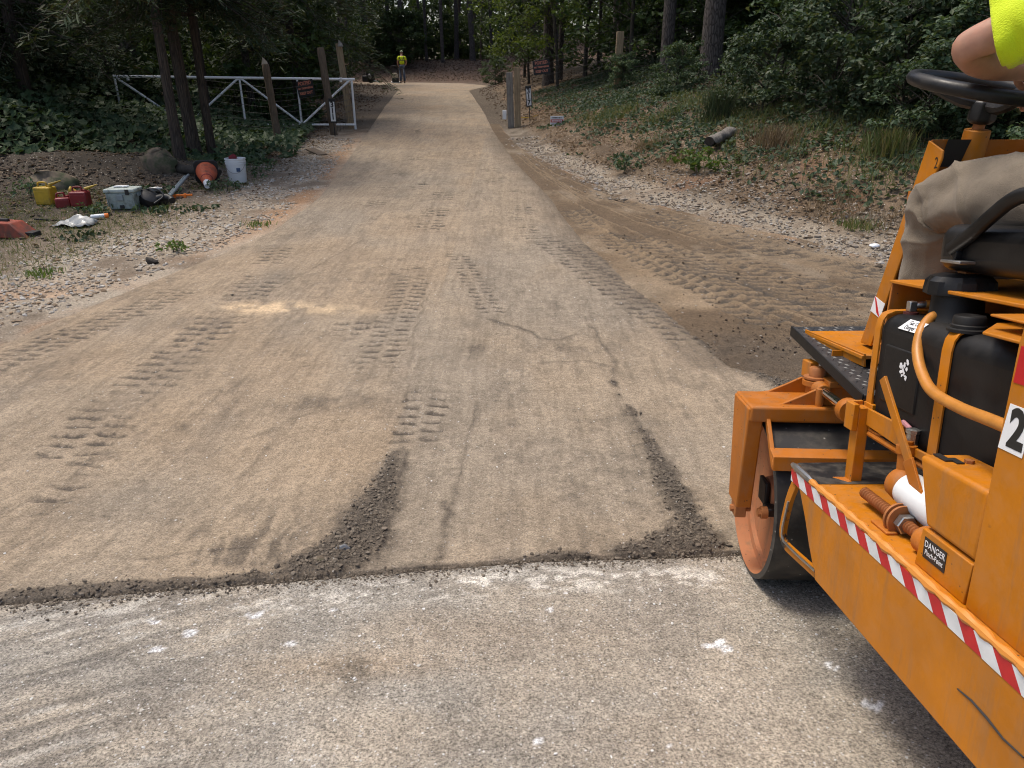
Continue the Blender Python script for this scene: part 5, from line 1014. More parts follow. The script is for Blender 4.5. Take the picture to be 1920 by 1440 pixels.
posted((.78, 20.0, ez(.78, 20.0)+.98), math.radians(8), 'black posted sign with orange lettering on the right hand wire fence', -.12)
def number(loc, digits, label, facing=0., stake_h=.45, h=.52, tilt=0.):
    e, p = plate('number_plate', loc, .15, h, 'black_matte', label, facing, th=.02, tilt=tilt)
    p.location = (0, 0, stake_h)
    q = MB().box(-.058, .058, -.0125, -.0095, .03, h-.07).build('white_panel', 'sign_white', p)
    for k, d in enumerate(digits): text('numeral', d, .16, 'label_black', q, (0, -.0135, h-.135-.132*k), (1, 0, 0), (0, 0, 1), .0006, bold=.006)
    MB().cyl((0, .002, -.1), (0, .002, stake_h), .011, n=8).build('stake', 'black_matte', e)
number((-4.12, 17.45, ez(-4.12, 17.45)-.05), '311', 'tall black and white house number 311 plate by the gate', math.radians(-6), .35, .52)
number((.47, 19.6, ez(.47, 19.6)), '317', 'tall black and white house number 317 plate beside grey posts', math.radians(4), .36, .50, -.07)
# right-hand posts, wire and signs
q = (-.02, 19.2, ez(-.02, 19.2)); stake('fence_post', q, (q[0]-.05, q[1], q[2]+1.30), .165, 'grey_wood', 'grey square post nearest the drive on the right')
q = (.15, 19.15, ez(.15, 19.15)); stake('fence_post', q, (q[0]-.03, q[1], q[2]+1.40), .155, 'tan_wood', 'taller weathered post standing against the grey one')
q2 = (2.86, 20.9, ez(2.86, 20.9)); stake('fence_post', q2, (q2[0], q2[1], q2[2]+1.42), .18, 'tan_wood', 'square timber post alone on top of the right bank')
net('wire_fence', [(.2, 19.2, ez(.2, 19.2)+.15), (2.84, 20.85, q2[2]-.05), (6.2, 23.2, ez(6.2, 23.2)-.1)], 1.2, 9, .32, 'thin wire fence climbing the right bank between timber posts', .06, .0030, 5)
o = tag(MB().box(-.05, .05, -.02, .02, 0, .22).build('white_box', 'sign_white', None, .01), 'small white box fixed low beside the grey post', 'box'); o.location = (-.19, 19.15, ez(-.19, 19.15)+.22)
o = tag(MB().tube(smoothpath([(0, 0, .05), (.2, .1, .04), (.45, .25, .10)], 12), .012, 5).build('marker_tape', 'can_yellow'), 'strip of pale yellow tape on the leaves behind the 317 plate', 'tape'); o.location = (.25, 20.2, ez(.25, 20.2)+.05)
e, p = plate('yard_sign', (1.02, 17.15, ez(1.02, 17.15)+.0), .30, .22, 'sign_white', 'small white sign with a red band low in the leaves', math.radians(3), th=.01)
MB().box(-.145, .145, -.008, -.0055, .085, .150).build('red_band', 'sign_red', p)
rs = random.Random(3)
for z, mt in ((.185, 'label_black'), (.118, 'sign_white'), (.05, 'steel_grey')):
    x_ = -.12
    while x_ < .11: w_ = rs.uniform(.008, .03); MB().box(x_, x_+w_, -.0095, -.0085, z-.012, z+.012).build('print_mark', mt, p, smooth=False); x_ += w_+.008
MB().cyl((0, .01, -.15), (0, .01, .05), .008, n=6).build('stake', 'steel_grey', e)
# sawn log on the bank
e = empty('sawn_log', (3.10, 11.38, ez(3.10, 11.38)+.10), 0, label='grey sawn log lying on the right bank', cat='log')
P_ = smoothpath([(-.17, -.20, .03), (.05, .02, .10), (.36, .26, .22)], 12); o = MB().tube(P_, .115, 18, caps=False).build('bark', 'log_bark', e); dent(o, .06, 7, 3); e.scale = (.8, .8, .62)
for k, nm in ((0, 1), (-1, -1)): dd = (P_[1]-P_[0]) if k == 0 else (P_[-1]-P_[-2]); MB().lathe([(.001, 0), (.105, 0), (.105, .004)], P_[k], dd, 18).build('cut_face', 'dark_log' if k == 0 else 'grey_wood', e)
# far up the drive: compactor and a black machine
cx, cy_ = -6.98, 46.25; e = empty('plate_compactor', (cx, cy_, gz(cx, cy_)+.012), .1, label='cream and black plate compactor in front of the far worker', cat='compactor')
MB().prism([(-.27, y, z) for y, z in ((-.30, .02), (-.26, 0), (.28, 0), (.38, .09), (.37, .11), (.27, .04), (-.30, .05))], (.54, 0, 0)).build('base_plate', 'steel_grey', e, .005)
MB().box(-.20, .20, -.20, .22, .05, .28).build('exciter_box', 'black_matte', e, .02); en = MB().box(-.19, .19, -.15, .20, .28, .46).build('engine', 'cream_paint', e, .03); MB().box(-.15, .12, -.12, .12, .46, .56).build('fuel_tank', 'cream_paint', en, .03); MB().cyl((.1, 0, .5), (.1, 0, .6), .05, n=14).build('air_filter', 'black_matte', en)
MB().tube(smoothpath([(-.2, -.15, .3), (-.2, -.5, .75), (-.18, -.62, .92), (.18, -.62, .92), (.2, -.5, .75), (.2, -.15, .3)], 40), .018, 8).build('handle', 'black_matte', e)
cx, cy_ = -8.35, 45.6; e = empty('walk_behind_machine', (cx, cy_, gz(cx, cy_)+.01), -.4, label='black machine with a round guard lying left of the far worker', cat='machine')
MB().lathe([(.30, -.06), (.36, -.05), (.36, .05), (.30, .06)], (0, 0, .38), (.3, 1, .1), 30).build('round_guard', 'rubber_black', e, .01); MB().lathe([(.001, -.10), (.12, -.10), (.16, -.06), (.16, .06), (.10, .10), (.001, .10)], (0, 0, .38), (.3, 1, .1), 20).build('hub', 'steel_grey', e)
MB().box(-.5, -.1, -.16, .16, .08, .42).build('motor', 'black_matte', e, .05); MB().tube(smoothpath([(-.1, .1, .2), (.35, -.1, .14), (.75, -.2, .06)], 16), .03, 8).build('outlet_tube', 'grey_tube', e)
# ------------------------------------------------------------------ leaves and bark
def leafmat(name, cols, trans=.35, rough=.55):
    m, t, b = nodes(name); g_ = t.nodes.new("ShaderNodeNewGeometry"); oi = t.nodes.new("ShaderNodeObjectInfo")
    col = ramp(t, g_.outputs['Random Per Island'], [(k/(len(cols)-1), c) for k, c in enumerate(cols)])
    hs = N(t, "ShaderNodeHueSaturation"); L(t, col, hs.inputs['Color']); L(t, math_(t, 'ADD', math_(t, 'MULTIPLY', oi.outputs['Random'], .5), .75), hs.inputs['Value'])
    b.inputs['Roughness'].default_value = rough; b.inputs['Specular IOR Level'].default_value = .3; L(t, hs.outputs[0], b.inputs['Base Color'])
    tr = t.nodes.new("ShaderNodeBsdfTranslucent"); L(t, mixc(t, 1., hs.outputs[0], (1.25,1.15,.6), 'MULTIPLY'), tr.inputs[0])
    mx = t.nodes.new("ShaderNodeMixShader"); mx.inputs[0].default_value = trans; L(t, b.outputs[0], mx.inputs[1]); L(t, tr.outputs[0], mx.inputs[2]); L(t, mx.outputs[0], t.nodes['Material Output'].inputs[0]); return m
leafmat('leaf_wood', [(.030,.055,.018), (.042,.075,.022), (.060,.095,.028), (.036,.062,.024)]); leafmat('leaf_lit', [(.045,.080,.018), (.070,.11,.024), (.10,.135,.028), (.055,.09,.02)], .45)  # second one: brighter copy of the wood leaf, light put into its colour
leafmat('leaf_vine', [(.024,.048,.020), (.036,.066,.026), (.048,.080,.032), (.065,.092,.04)], .25, .55); leafmat('leaf_bank', [(.042,.078,.038), (.058,.100,.046), (.080,.122,.060), (.050,.085,.045), (.12,.14,.075)], .3)
leafmat('cedar_needle', [(.026,.048,.022), (.038,.062,.026), (.05,.072,.030), (.06,.055,.03)], .2, .7); leafmat('pine_needle', [(.030,.055,.020), (.045,.07,.025)], .3, .6)
leafmat('grass_blade', [(.075,.115,.035), (.11,.15,.045), (.16,.17,.065), (.22,.18,.09)], .3, .7); leafmat('dry_blade', [(.20,.145,.085), (.28,.21,.13), (.15,.10,.06)], .2, .8)
leafmat('dead_leaf', [(.10,.062,.036), (.15,.095,.055), (.21,.145,.09), (.27,.20,.13), (.075,.045,.028)], .1, .85)
leafmat('dead_leaf_shaded', [(.055,.034,.022), (.085,.052,.032), (.12,.08,.05), (.045,.028,.018)], .1, .9)  # darker copy of the dead leaves, woodland shade put into the colour
leafmat('weed_leaf', [(.075,.13,.03), (.10,.16,.035), (.13,.19,.05)], .35)
def barkmat(name, c, c2, sc=(7, 7, 1.6)):
    m, t, b = nodes(name); v = coords(t, scale=sc); vo = vor(t, v, 3.2, 'DISTANCE_TO_EDGE'); f = noise(t, v, 5, 4, .6)
    col = mixc(t, ramp(t, vo.outputs['Distance'], [(.0, 0), (.16, 1)]), c2, ramp(t, f, [(.3, tuple(x*.75 for x in c)), (.7, tuple(x*1.25 for x in c))])); L(t, col, b.inputs['Base Color']); b.inputs['Roughness'].default_value = .95
    bump(t, b, math_(t, 'ADD', math_(t, 'MINIMUM', vo.outputs['Distance'], .18), math_(t, 'MULTIPLY', f, .1)), .9, .06); return m
barkmat('bark_pine', (.105,.088,.078), (.028,.022,.018)); barkmat('bark_hard', (.075,.065,.052), (.03,.026,.02), (9, 9, 1.2)); barkmat('bark_cedar', (.085,.062,.046), (.03,.022,.017), (14, 14, .7)); barkmat('bark_grey', (.16,.145,.12), (.06,.05,.042), (6, 6, 1.4))

def rot_leaves(C, nrm, spin, L_, W_, fold=.25, shape='kite'):
    """leaf blades: C (n,3) centres, nrm (n,3) face normals, spin (n,) turn about the normal -> verts, faces"""
    n = len(C); nrm = nrm/np.linalg.norm(nrm, axis=1)[:, None]; a = np.where(np.abs(nrm[:, 2:3]) < .9, np.array([[0, 0, 1.]]), np.array([[1., 0, 0]])); u = np.cross(nrm, a); u /= np.linalg.norm(u, axis=1)[:, None]; v = np.cross(nrm, u)
    d = np.cos(spin)[:, None]*u+np.sin(spin)[:, None]*v; s = np.cross(nrm, d); L_ = np.broadcast_to(L_, (n,))[:, None]; W_ = np.broadcast_to(W_, (n,))[:, None]
    if shape == 'kite':
        V = np.stack([C-d*L_*.5, C+d*L_*.05+s*W_*.5+nrm*W_*fold, C+d*L_*.5, C+d*L_*.05-s*W_*.5+nrm*W_*fold], 1); F = np.array([[0, 1, 2], [0, 2, 3]])
    elif shape == 'lobed':                                     # three broad lobes
        V = np.stack([C-d*L_*.45, C-d*L_*.15+s*W_*.55+nrm*W_*fold, C+d*L_*.08+s*W_*.28, C+d*L_*.55, C+d*L_*.08-s*W_*.28, C-d*L_*.15-s*W_*.55+nrm*W_*fold], 1); F = np.array([[0, 1, 2], [0, 2, 3], [0, 3, 4], [0, 4, 5]])
    else:                                                      # blade of grass, bent
        V = np.stack([C-s*W_*.5, C+s*W_*.5, C+d*L_*.55+s*W_*.35+nrm*L_*.10, C+d*L_*.55-s*W_*.35+nrm*L_*.10, C+d*L_+nrm*L_*.0], 1); F = np.array([[0, 1, 2], [0, 2, 3], [3, 2, 4]])
    k = V.shape[1]; return V.reshape(-1, 3), (F[None]+(np.arange(n)*k)[:, None, None]).reshape(-1, 3)
def leaf_obj(name, V, F, mat, parent=None): return link(bpy.data.objects.new(name, mesh_np(name, V, F, mat, False)), parent)
def unit(n, rng): v = rng.normal(size=(n, 3)); return v/np.linalg.norm(v, axis=1)[:, None]
def clusters(cent, rad, per, rng, size, up=.7, shape='kite', asp=.62, droop=None):
    """leaves gathered in flattened clumps; blades face mostly upward"""
    m = len(cent); idx = np.repeat(np.arange(m), per); n = len(idx); P = unit(n, rng)*(rng.random(n)**.45)[:, None]*np.array([1, 1, .55]); C = cent[idx]+P*np.broadcast_to(rad, (m,))[idx][:, None]
    nr = unit(n, rng)*(1-up)*1.5+np.array([0, 0, up])+P*.5; L_ = size*rng.uniform(.65, 1.3, n); return rot_leaves(C, nr, rng.random(n)*6.28, L_, L_*asp, .18, shape)
def trunk_mesh(name, path, rad, mat, n=14, seed=1, rough=.06, limbs=()):
    V = []; F = []; off = 0
    for P, R, k in [(path, rad, n)]+[(a, b, 5) for a, b in limbs]:
        P = np.array(P, float); m = len(P); R = np.broadcast_to(np.array(R, float), (m,)); T = np.gradient(P, axis=0); T /= np.linalg.norm(T, axis=1)[:, None]; th = np.linspace(0, 2*math.pi, k, endpoint=False); u = np.cross(T[0], (0.3, .9, .1)); u /= np.linalg.norm(u); rows_ = []
        for i in range(m):
            u = u-T[i]*(u@T[i]); u /= np.linalg.norm(u); w_ = np.cross(T[i], u); r = R[i]*(1+rough*2*(fbm(th*2.0+seed, np.full(k, P[i][2]*1.5), seed)-.5)); rows_.append(P[i]+r[:, None]*(np.cos(th)[:, None]*u+np.sin(th)[:, None]*w_))
        V.append(np.concatenate(rows_)); i0 = np.arange(m-1)[:, None]*k; j = np.arange(k)[None]; j2 = (j+1) % k
        F.append(np.stack([i0+j, i0+j2, i0+k+j2, i0+k+j], -1).reshape(-1, 4)+off); off += m*k
    return mesh_np(name, np.concatenate(V), np.concatenate(F), mat)
def taper(h, lean, r0, r1, seed, step=.5, wob=.10, flare=.5):
    n = max(6, int(h/step)); z = np.linspace(-.25, h, n); rng = np.random.default_rng(seed); ph = rng.random(2)*6; x = lean[0]*z/h*1.0+wob*np.sin(z*.5+ph[0])*np.clip(z/3, 0, 1); y = lean[1]*z/h+wob*np.sin(z*.43+ph[1])*np.clip(z/3, 0, 1)
    r = r0+(r1-r0)*np.clip(z/h, 0, 1)**.9; r = r*(1+flare*np.exp(-np.maximum(z+.1, 0)/.22)); return np.stack([x, y, z], -1), r
def pine_proto(seed, h=17, r=.20, mat='bark_pine'):
    rng = np.random.default_rng(seed); P, R = taper(h, (rng.uniform(-.5, .5), rng.uniform(-.5, .5)), r, .06, seed, .4, .07, .35); top = P[-1]
    k = 46; z = h*(.50+.5*rng.random(k)); rr = 3.0*(1-(z/h-.5)/.62)*np.sqrt(rng.random(k)); a = rng.random(k)*6.28; cen = np.stack([rr*np.cos(a), rr*np.sin(a), z+.4*rr*.3], -1)+np.stack([np.interp(z, P[:, 2], P[:, 0]), np.interp(z, P[:, 2], P[:, 1]), 0*z], -1)
    limbs = [([[np.interp(c[2]-.6, P[:, 2], P[:, 0]), np.interp(c[2]-.6, P[:, 2], P[:, 1]), c[2]-.6], (c+[0, 0, -.1])*.6+np.array([0, 0, c[2]-.4])*.4*0+.4*np.array([c[0]*.3, c[1]*.3, c[2]-.3]), c], [.045, .03, .012]) for c in cen[:26]]
    V, F = clusters(cen, .95, 46, rng, .42, .35, 'kite', .34)
    stubs = []
    for q in range(5):
        z0 = rng.uniform(2.2, 7.5); a0 = rng.random()*6.28; p0 = np.array([np.interp(z0, P[:, 2], P[:, 0]), np.interp(z0, P[:, 2], P[:, 1]), z0]); stubs.append(([p0, p0+np.array([math.cos(a0), math.sin(a0), .1])*.4, p0+np.array([math.cos(a0), math.sin(a0), .05])*rng.uniform(.6, 1.4)], [.02, .014, .005]))
    return trunk_mesh('trunk', P, R, mat, 18, seed, .08, limbs+stubs), mesh_np('crown', V, F, 'pine_needle', False)
def hard_proto(seed, h=7, r=.07, low=.8, spread=2.0, leaves=34, size=.10, mat='leaf_wood', ncl=70, bark='bark_hard', shape='kite'):
    rng = np.random.default_rng(seed); P, R = taper(h, (rng.uniform(-.5, .5), rng.uniform(-.5, .5)), r, .015, seed, .35, .12, .3)
    z = low+(h-low)*rng.random(ncl)**.85; t = (z-low)/(h-low); rr = spread*np.sqrt(rng.random(ncl))*(.55+.6*np.sin(math.pi*np.clip(t*.85+.12, 0, 1))); a = rng.random(ncl)*6.28; bx, by = np.interp(z, P[:, 2], P[:, 0]), np.interp(z, P[:, 2], P[:, 1]); cen = np.stack([bx+rr*np.cos(a), by+rr*np.sin(a), z], -1)
    limbs = [([[bx[i], by[i], max(.3, z[i]-.35*rr[i]-.1)], [bx[i]+.5*rr[i]*math.cos(a[i]), by[i]+.5*rr[i]*math.sin(a[i]), z[i]-.12*rr[i]], cen[i]], [.016, .010, .003]) for i in range(0, ncl, 2)]
    V, F = clusters(cen, .22*spread/1.6+.14, leaves, rng, size, .62, shape, .6); return trunk_mesh('trunk', P, R, bark, 10, seed, .06, limbs), mesh_np('crown', V, F, mat, False)
def cedar_proto(seed, h=8, r=.11, low=1.7, spread=2.3, lean=(0, 0), nb=95, per=210, drp=.62, mat='cedar_needle'):
    rng = np.random.default_rng(seed); P, R = taper(h, lean, r, .02, seed, .3, .05, .25); Vs, Fs, off = [], [], 0; limbs = []
    for i in range(nb):
        z = low+(h-low)*rng.random()**1.15; ln = spread*(1-.75*(z-low)/(h-low))*rng.uniform(.6, 1.05); a = rng.random()*6.28; p0 = np.array([np.interp(z, P[:, 2], P[:, 0]), np.interp(z, P[:, 2], P[:, 1]), z]); d = np.array([math.cos(a), math.sin(a), .15])
        t = np.linspace(0, 1, 6); path = p0+d*ln*t[:, None]+np.array([0, 0, -1])*drp*ln*t[:, None]**2*.8; limbs.append((path, np.linspace(.018, .004, 6)))
        tt = rng.uniform(.15, 1, per); c = np.stack([np.interp(tt, t, path[:, k]) for k in range(3)], -1); sd_ = np.cross(d, (0, 0, 1)); sd_ /= np.linalg.norm(sd_); w_ = rng.normal(size=per)*.16*ln*.6*(1.1-tt*.6); c = c+sd_*w_[:, None]+np.array([0, 0, -1])*np.abs(rng.normal(size=per))[:, None]*.12
        nr = unit(per, rng)*.6+np.array([0, 0, .8]); dd = d[None]*.8+sd_[None]*np.sign(w_)[:, None]*.5+np.array([0, 0, -.5])+unit(per, rng)*.45; dd = dd-nr*((dd*nr).sum(1)/(nr*nr).sum(1))[:, None]; dd /= np.linalg.norm(dd, axis=1)[:, None]; s_ = np.cross(nr/np.linalg.norm(nr, axis=1)[:, None], dd); Ln = rng.uniform(.09, .24, per)[:, None]; Wd = Ln*.14
        V = np.stack([c-dd*Ln*.5, c+s_*Wd*.5, c+dd*Ln*.5, c-s_*Wd*.5], 1).reshape(-1, 3); F = (np.array([[0, 1, 2], [0, 2, 3]])[None]+(np.arange(per)*4)[:, None, None]).reshape(-1, 3)+off; off += per*4; Vs.append(V); Fs.append(F)
    return trunk_mesh('trunk', P, R, 'bark_cedar', 12, seed, .10, limbs), mesh_np('crown', np.concatenate(Vs), np.concatenate(Fs), mat, False)
def plant_tree(proto, name, x, y, label, group=None, rz=0., s=1., cat='tree', sz=None, tilt=(0, 0), dz=0.):
    e = empty(name, (x, y, ez(x, y)-.02+dz), rz, s, label, cat, group); e.rotation_euler = (tilt[0], tilt[1], rz)
    if sz: e.scale = (s, s, sz)
    for me, nm in zip(proto, ('trunk', 'crown')): link(bpy.data.objects.new(nm, me), e)
    return e
PINES = [pine_proto(100+k, 16+k, .20) for k in range(3)]; THIN = [pine_proto(120+k, 14+k, .105) for k in range(2)]
HARD = [hard_proto(200+k, 7+k, .07, .25, 2.4, 46, .17, ncl=95) for k in range(4)]; LIT = [hard_proto(230+k, 6.5, .06, 1.3, 2.2, 50, .13, 'leaf_lit', 80) for k in range(2)]
SHRUB = [hard_proto(260+k, 2.6, .03, .10, 1.2, 62, .13, 'leaf_bank', 75) for k in range(3)]
# ------------------------------------------------------------------ trees that can be told apart
CED = [cedar_proto(301, 8.5, .12, 2.5, 2.6, (.1, 0), 120), cedar_proto(302, 7.5, .085, 2.45, 2.2, (.15, .1), 95), cedar_proto(303, 9, .13, 1.7, 2.9, (.2, .2), 130)]
plant_tree(CED[1], 'cedar_tree', -5.36, 11.95, 'slender leaning cedar trunk nearest the boulder', rz=.1)
plant_tree(CED[0], 'cedar_tree', -5.72, 13.4, 'thicker cedar trunk in front of the white gate', rz=2.0)
plant_tree(CED[1], 'cedar_tree', -5.50, 13.62, 'thin cedar stem growing against the thicker cedar', rz=1.2, s=.95)
plant_tree(CED[2], 'cedar_tree', -9.3, 14.6, 'reddish dark cedar standing left of the gate end', rz=.7)
plant_tree(CED[2], 'cedar_tree', -5.9, 21.2, 'dark cedar behind the pale square gate post', rz=3.9)
plant_tree(CED[0], 'cedar_tree', -7.6, 18.9, 'drooping cedar behind the left half of the gate', rz=5.1)
plant_tree(CED[2], 'cedar_tree', -11.6, 17.4, 'broad cedar in the far left corner of the woods', rz=1.9)
RT = [pine_proto(140, 18, .255), pine_proto(141, 17, .175), pine_proto(142, 17, .205), pine_proto(143, 13, .13, 'bark_grey')]
plant_tree(RT[0], 'pine_tree', 4.62, 18.1, 'thickest pine trunk on top of the right bank')
plant_tree(RT[1], 'pine_tree', 4.15, 20.9, 'pine trunk just left of the thickest one')
plant_tree(RT[2], 'pine_tree', 1.33, 28.4, 'pine trunk behind the right posted sign')
plant_tree(THIN[0], 'pine_tree', 1.78, 28.8, 'thin dark pine close beside the pine behind the posted sign')
plant_tree(RT[3], 'grey_tree', 8.3, 15.0, 'pale grey trunk behind the steering wheel', tilt=(0, .03))
plant_tree(RT[3], 'grey_tree', 8.75, 15.5, 'second pale stem behind the steering wheel', s=.6, rz=1.)
plant_tree(PINES[0], 'pine_tree', -8.3, 58.4, 'tall pine trunk directly above the far worker')
FT = [(-15.5,60.5), (-13.2,63), (-11.0,59.2), (-9.6,62.5), (-6.6,60.2), (-5.2,58.6), (-4.4,62), (-3.0,59.5), (-1.6,61.5), (-.2,58.8), (1.4,60.6), (3.2,59), (-12.1,58.3), (-7.4,63.6), (5.2,61.5), (-17.6,58.6)]
TR = []
for k, (x, y) in enumerate(FT):
    plant_tree((THIN+PINES)[k % 4], 'pine_tree', x, y, 'straight dark pine trunk on the leafy bank behind the far worker', 'pines on the far leafy bank', rz=k*1.3, s=1.0+.12*(k % 3)); TR.append((x, y, 1.))
def far(p): return all((p[0]-q[0])**2+(p[1]-q[1])**2 > q[2]**2 for q in TR)
for q in ((-5.4, 11.9), (-5.7, 13.5), (-9.3, 14.6), (-4.75, 20.6), (-7.6, 18.9), (-11.6, 17.4), (4.62, 18.1), (4.15, 20.9), (1.33, 28.4), (1.78, 28.8), (8.3, 15), (8.7, 15.5), (0, 24.5), (-8.3, 58.4), (-7.4, 12.6)): TR.append((q[0], q[1], 1.2))
LITS = [(.7, 31.5, 'bright leafy maple hanging over the right side of the drive'), (1.5, 25.5, 'leafy young maple behind the joined posts'), (-12.2, 55, 'brightly lit sapling at the wood edge left of the far worker')]
for k, (x, y, lb) in enumerate(LITS): plant_tree(LIT[k % 2], 'maple_tree', x, y, lb, rz=k*1.3, s=.9); TR.append((x, y, .8))
SAP = [hard_proto(280+k, 4.2, .035, .5, 1.35, 40, .11, 'leaf_bank', 62, shape='lobed') for k in range(2)]
for k, (x, y, s, lb) in enumerate([(4.9, 14.3, 1.0, 'leafy sapling right of the thickest pine'), (5.8, 13.2, .95, 'broad leaved sapling in the middle of the right thicket'), (6.9, 14.4, 1.1, 'tall sapling at the back of the right thicket'), (7.6, 12.6, 1.0, 'sapling left of the pale grey trunk'), (8.7, 12.9, 1.1, 'leafy sapling above the steering wheel')]):
    plant_tree(SAP[k % 2], 'sapling', x, y, lb, rz=k*2.1, s=s); TR.append((x, y, .6))
for k, (x, y, s, lb) in enumerate([(4.15, 12.7, .60, 'low shrub on the bank crest above the sawn log'), (4.75, 11.4, .66, 'shrub in front of the broad leaved sapling'), (5.35, 10.4, .66, 'dense shrub in the centre of the right bank'), (5.0, 9.35, .46, 'small shrub at the foot of the right thicket'), (5.75, 9.2, .62, 'shrub just left of the orange cowl'), (6.3, 10.6, .85, 'large shrub behind the dense one'), (6.6, 8.9, .70, 'shrub behind the steering column'), (7.3, 9.8, .9, 'large shrub below the pale grey trunk'), (5.9, 7.7, .5, 'low shrub behind the seated driver'), (7.3, 8.2, .8, 'bush at the right picture edge behind the driver'), (8.3, 10.9, 1.0, 'tall bush behind the driver\'s arm'), (3.6, 17.0, .42, 'small bush left of the thickest pine'), (3.0, 20.6, .35, 'tiny bush at the foot of the lone timber post'), (-.9, 41.5, .6, 'green bush at the far right end of the drive')]):
    plant_tree(SHRUB[k % 3], 'shrub', x, y, lb, rz=k*1.7, s=s, cat='shrub', dz=-.04)
# ------------------------------------------------------------------ the woods behind: pines, thin stems and young hardwoods
rng = np.random.default_rng(77); kinds = (('pine_tree', PINES, 'tall pine in the shaded woods'), ('pine_tree', THIN, 'thin straight pine in the shaded woods'), ('hardwood_tree', HARD, 'young leafy hardwood in the shaded woods'))
cnt = 0
for _ in range(5000):
    if cnt >= 370: break
    y = 4+101*rng.random()**.85; x = rng.uniform(-.80*y-16, .80*y+17)
    if x > XL(y)-2.6 and x < TOE(y)+3.4 and y < 52: continue
    if y < 16 and -11 < x < 9.2: continue
    if y < 9 and (-13 < x < 11): continue
    if y < 20 and -9.2 < x < 0: continue
    if 46 < y < 57 and -16 < x < 3: continue
    if y > 80 and rng.random() < .5: continue
    k = rng.choice(3, p=(.18, .24, .58) if y < 60 else (.28, .40, .32)); d = (2.0, 1.5, 1.7)[k]
    if not far((x, y)) or not all((x-q[0])**2+(y-q[1])**2 > d*d for q in TR[-400:]): continue
    nm, pr, lb = kinds[k]; side = ('beyond the far bend' if y > 56 else 'on the left of the drive' if x < XL(min(y, 48)) else 'on the right of the drive')
    plant_tree(pr[rng.integers(len(pr))], nm, x, y, f'{lb} {side}', f'{lb.split(" in ")[0]} trees {side}', rng.random()*6.28, rng.uniform(.85, 1.2)); TR.append((x, y, 1.)); cnt += 1

WOODB = [hard_proto(270+k, 3.4, .03, .05, 1.7, 60, .17, 'leaf_wood', 80) for k in range(3)]
rb = np.random.default_rng(31); nb_ = 0
for _ in range(3000):
    if nb_ >= 110: break
    y = rb.uniform(17, 80); x = rb.uniform(-.75*y-4, .75*y+4)
    if (x > XL(y)-2.9 and x < TOE(y)+4.6 and y < 56) or (y < 23 and -9 < x < 0): continue
    side = ('beyond the far bend' if y > 56 else 'behind the gate and cedars' if x < 0 else 'behind the pines on the right bank')
    plant_tree(WOODB[nb_ % 3], 'understorey_bush', x, y, f'dark leafy bush in the shade {side}', f'understorey bushes {side}', rb.random()*6.28, rb.uniform(.7, 1.3), 'bush', dz=-.05); nb_ += 1
for k, (x, y, s, lb) in enumerate([(3.6, 23.6, 1.0, 'leafy hardwood just behind the lone timber post'), (5.6, 22.0, .95, 'leafy hardwood behind the two right pines'), (2.6, 27.5, 1.1, 'leafy hardwood right of the pine behind the posted sign'), (1.6, 33.5, 1.1, 'leafy hardwood deeper along the right fence line'), (5.0, 27.0, 1.1, 'leafy hardwood in the dark gap behind the wire fence'), (-8.0, 25.5, 1.0, 'leafy hardwood left of the drive behind the gate posts'), (-8.6, 31.0, 1.1, 'leafy hardwood left of the drive halfway to the worker'), (-10.2, 38.0, 1.1, 'leafy hardwood left of the far black machine'), (.6, 37.0, 1.0, 'leafy hardwood at the right bend of the drive')]):
    plant_tree(HARD[k % 4], 'hardwood_tree', x, y, lb, rz=k*1.1, s=s); TR.append((x, y, 1.2))
for k, (x, y, s, lb) in enumerate([(-6.4, 20.5, 1.0, 'dark bush right behind the middle of the gate'), (-9.6, 18.6, 1.1, 'dark bush behind the left end of the gate'), (-12.3, 14.2, 1.3, 'tall dark bush at the left picture edge'), (-10.6, 12.6, .8, 'leafy mound of a bush above the yellow can')]):
    plant_tree(WOODB[k % 3], 'bush', x, y, lb, rz=k*1.9, s=s, cat='bush', dz=-.05)
# far wood that reads as one mass
rng = np.random.default_rng(8); cen = np.stack([rng.uniform(-95, 95, 2600), rng.uniform(84, 112, 2600), .6+13*rng.random(2600)**1.2], -1); cen[:, 2] += gz(0, 100)*.9
V, F = clusters(cen, 1.7, 24, rng, .62, .3, 'kite', .65); tag(leaf_obj('far_woods', V, F, 'leaf_wood'), 'dark mass of leaves deep in the woods beyond the drive', None, None, 'stuff')
# ------------------------------------------------------------------ undergrowth, litter, gravel
rng = np.random.default_rng(5)
def scatter(n, x0, x1, y0, y1, mask):
    xs, ys = [], []; got = 0
    for _ in range(60):
        x = rng.uniform(x0, x1, n); y = rng.uniform(y0, y1, n); k = rng.random(n) < mask(x, y); xs.append(x[k]); ys.append(y[k]); got += k.sum()
        if got > n: break
    return np.concatenate(xs)[:n], np.concatenate(ys)[:n]
def gzv(x, y): return land(x, y)+rough(x, y)
def stuff(o, label): return tag(o, label, None, None, 'stuff')
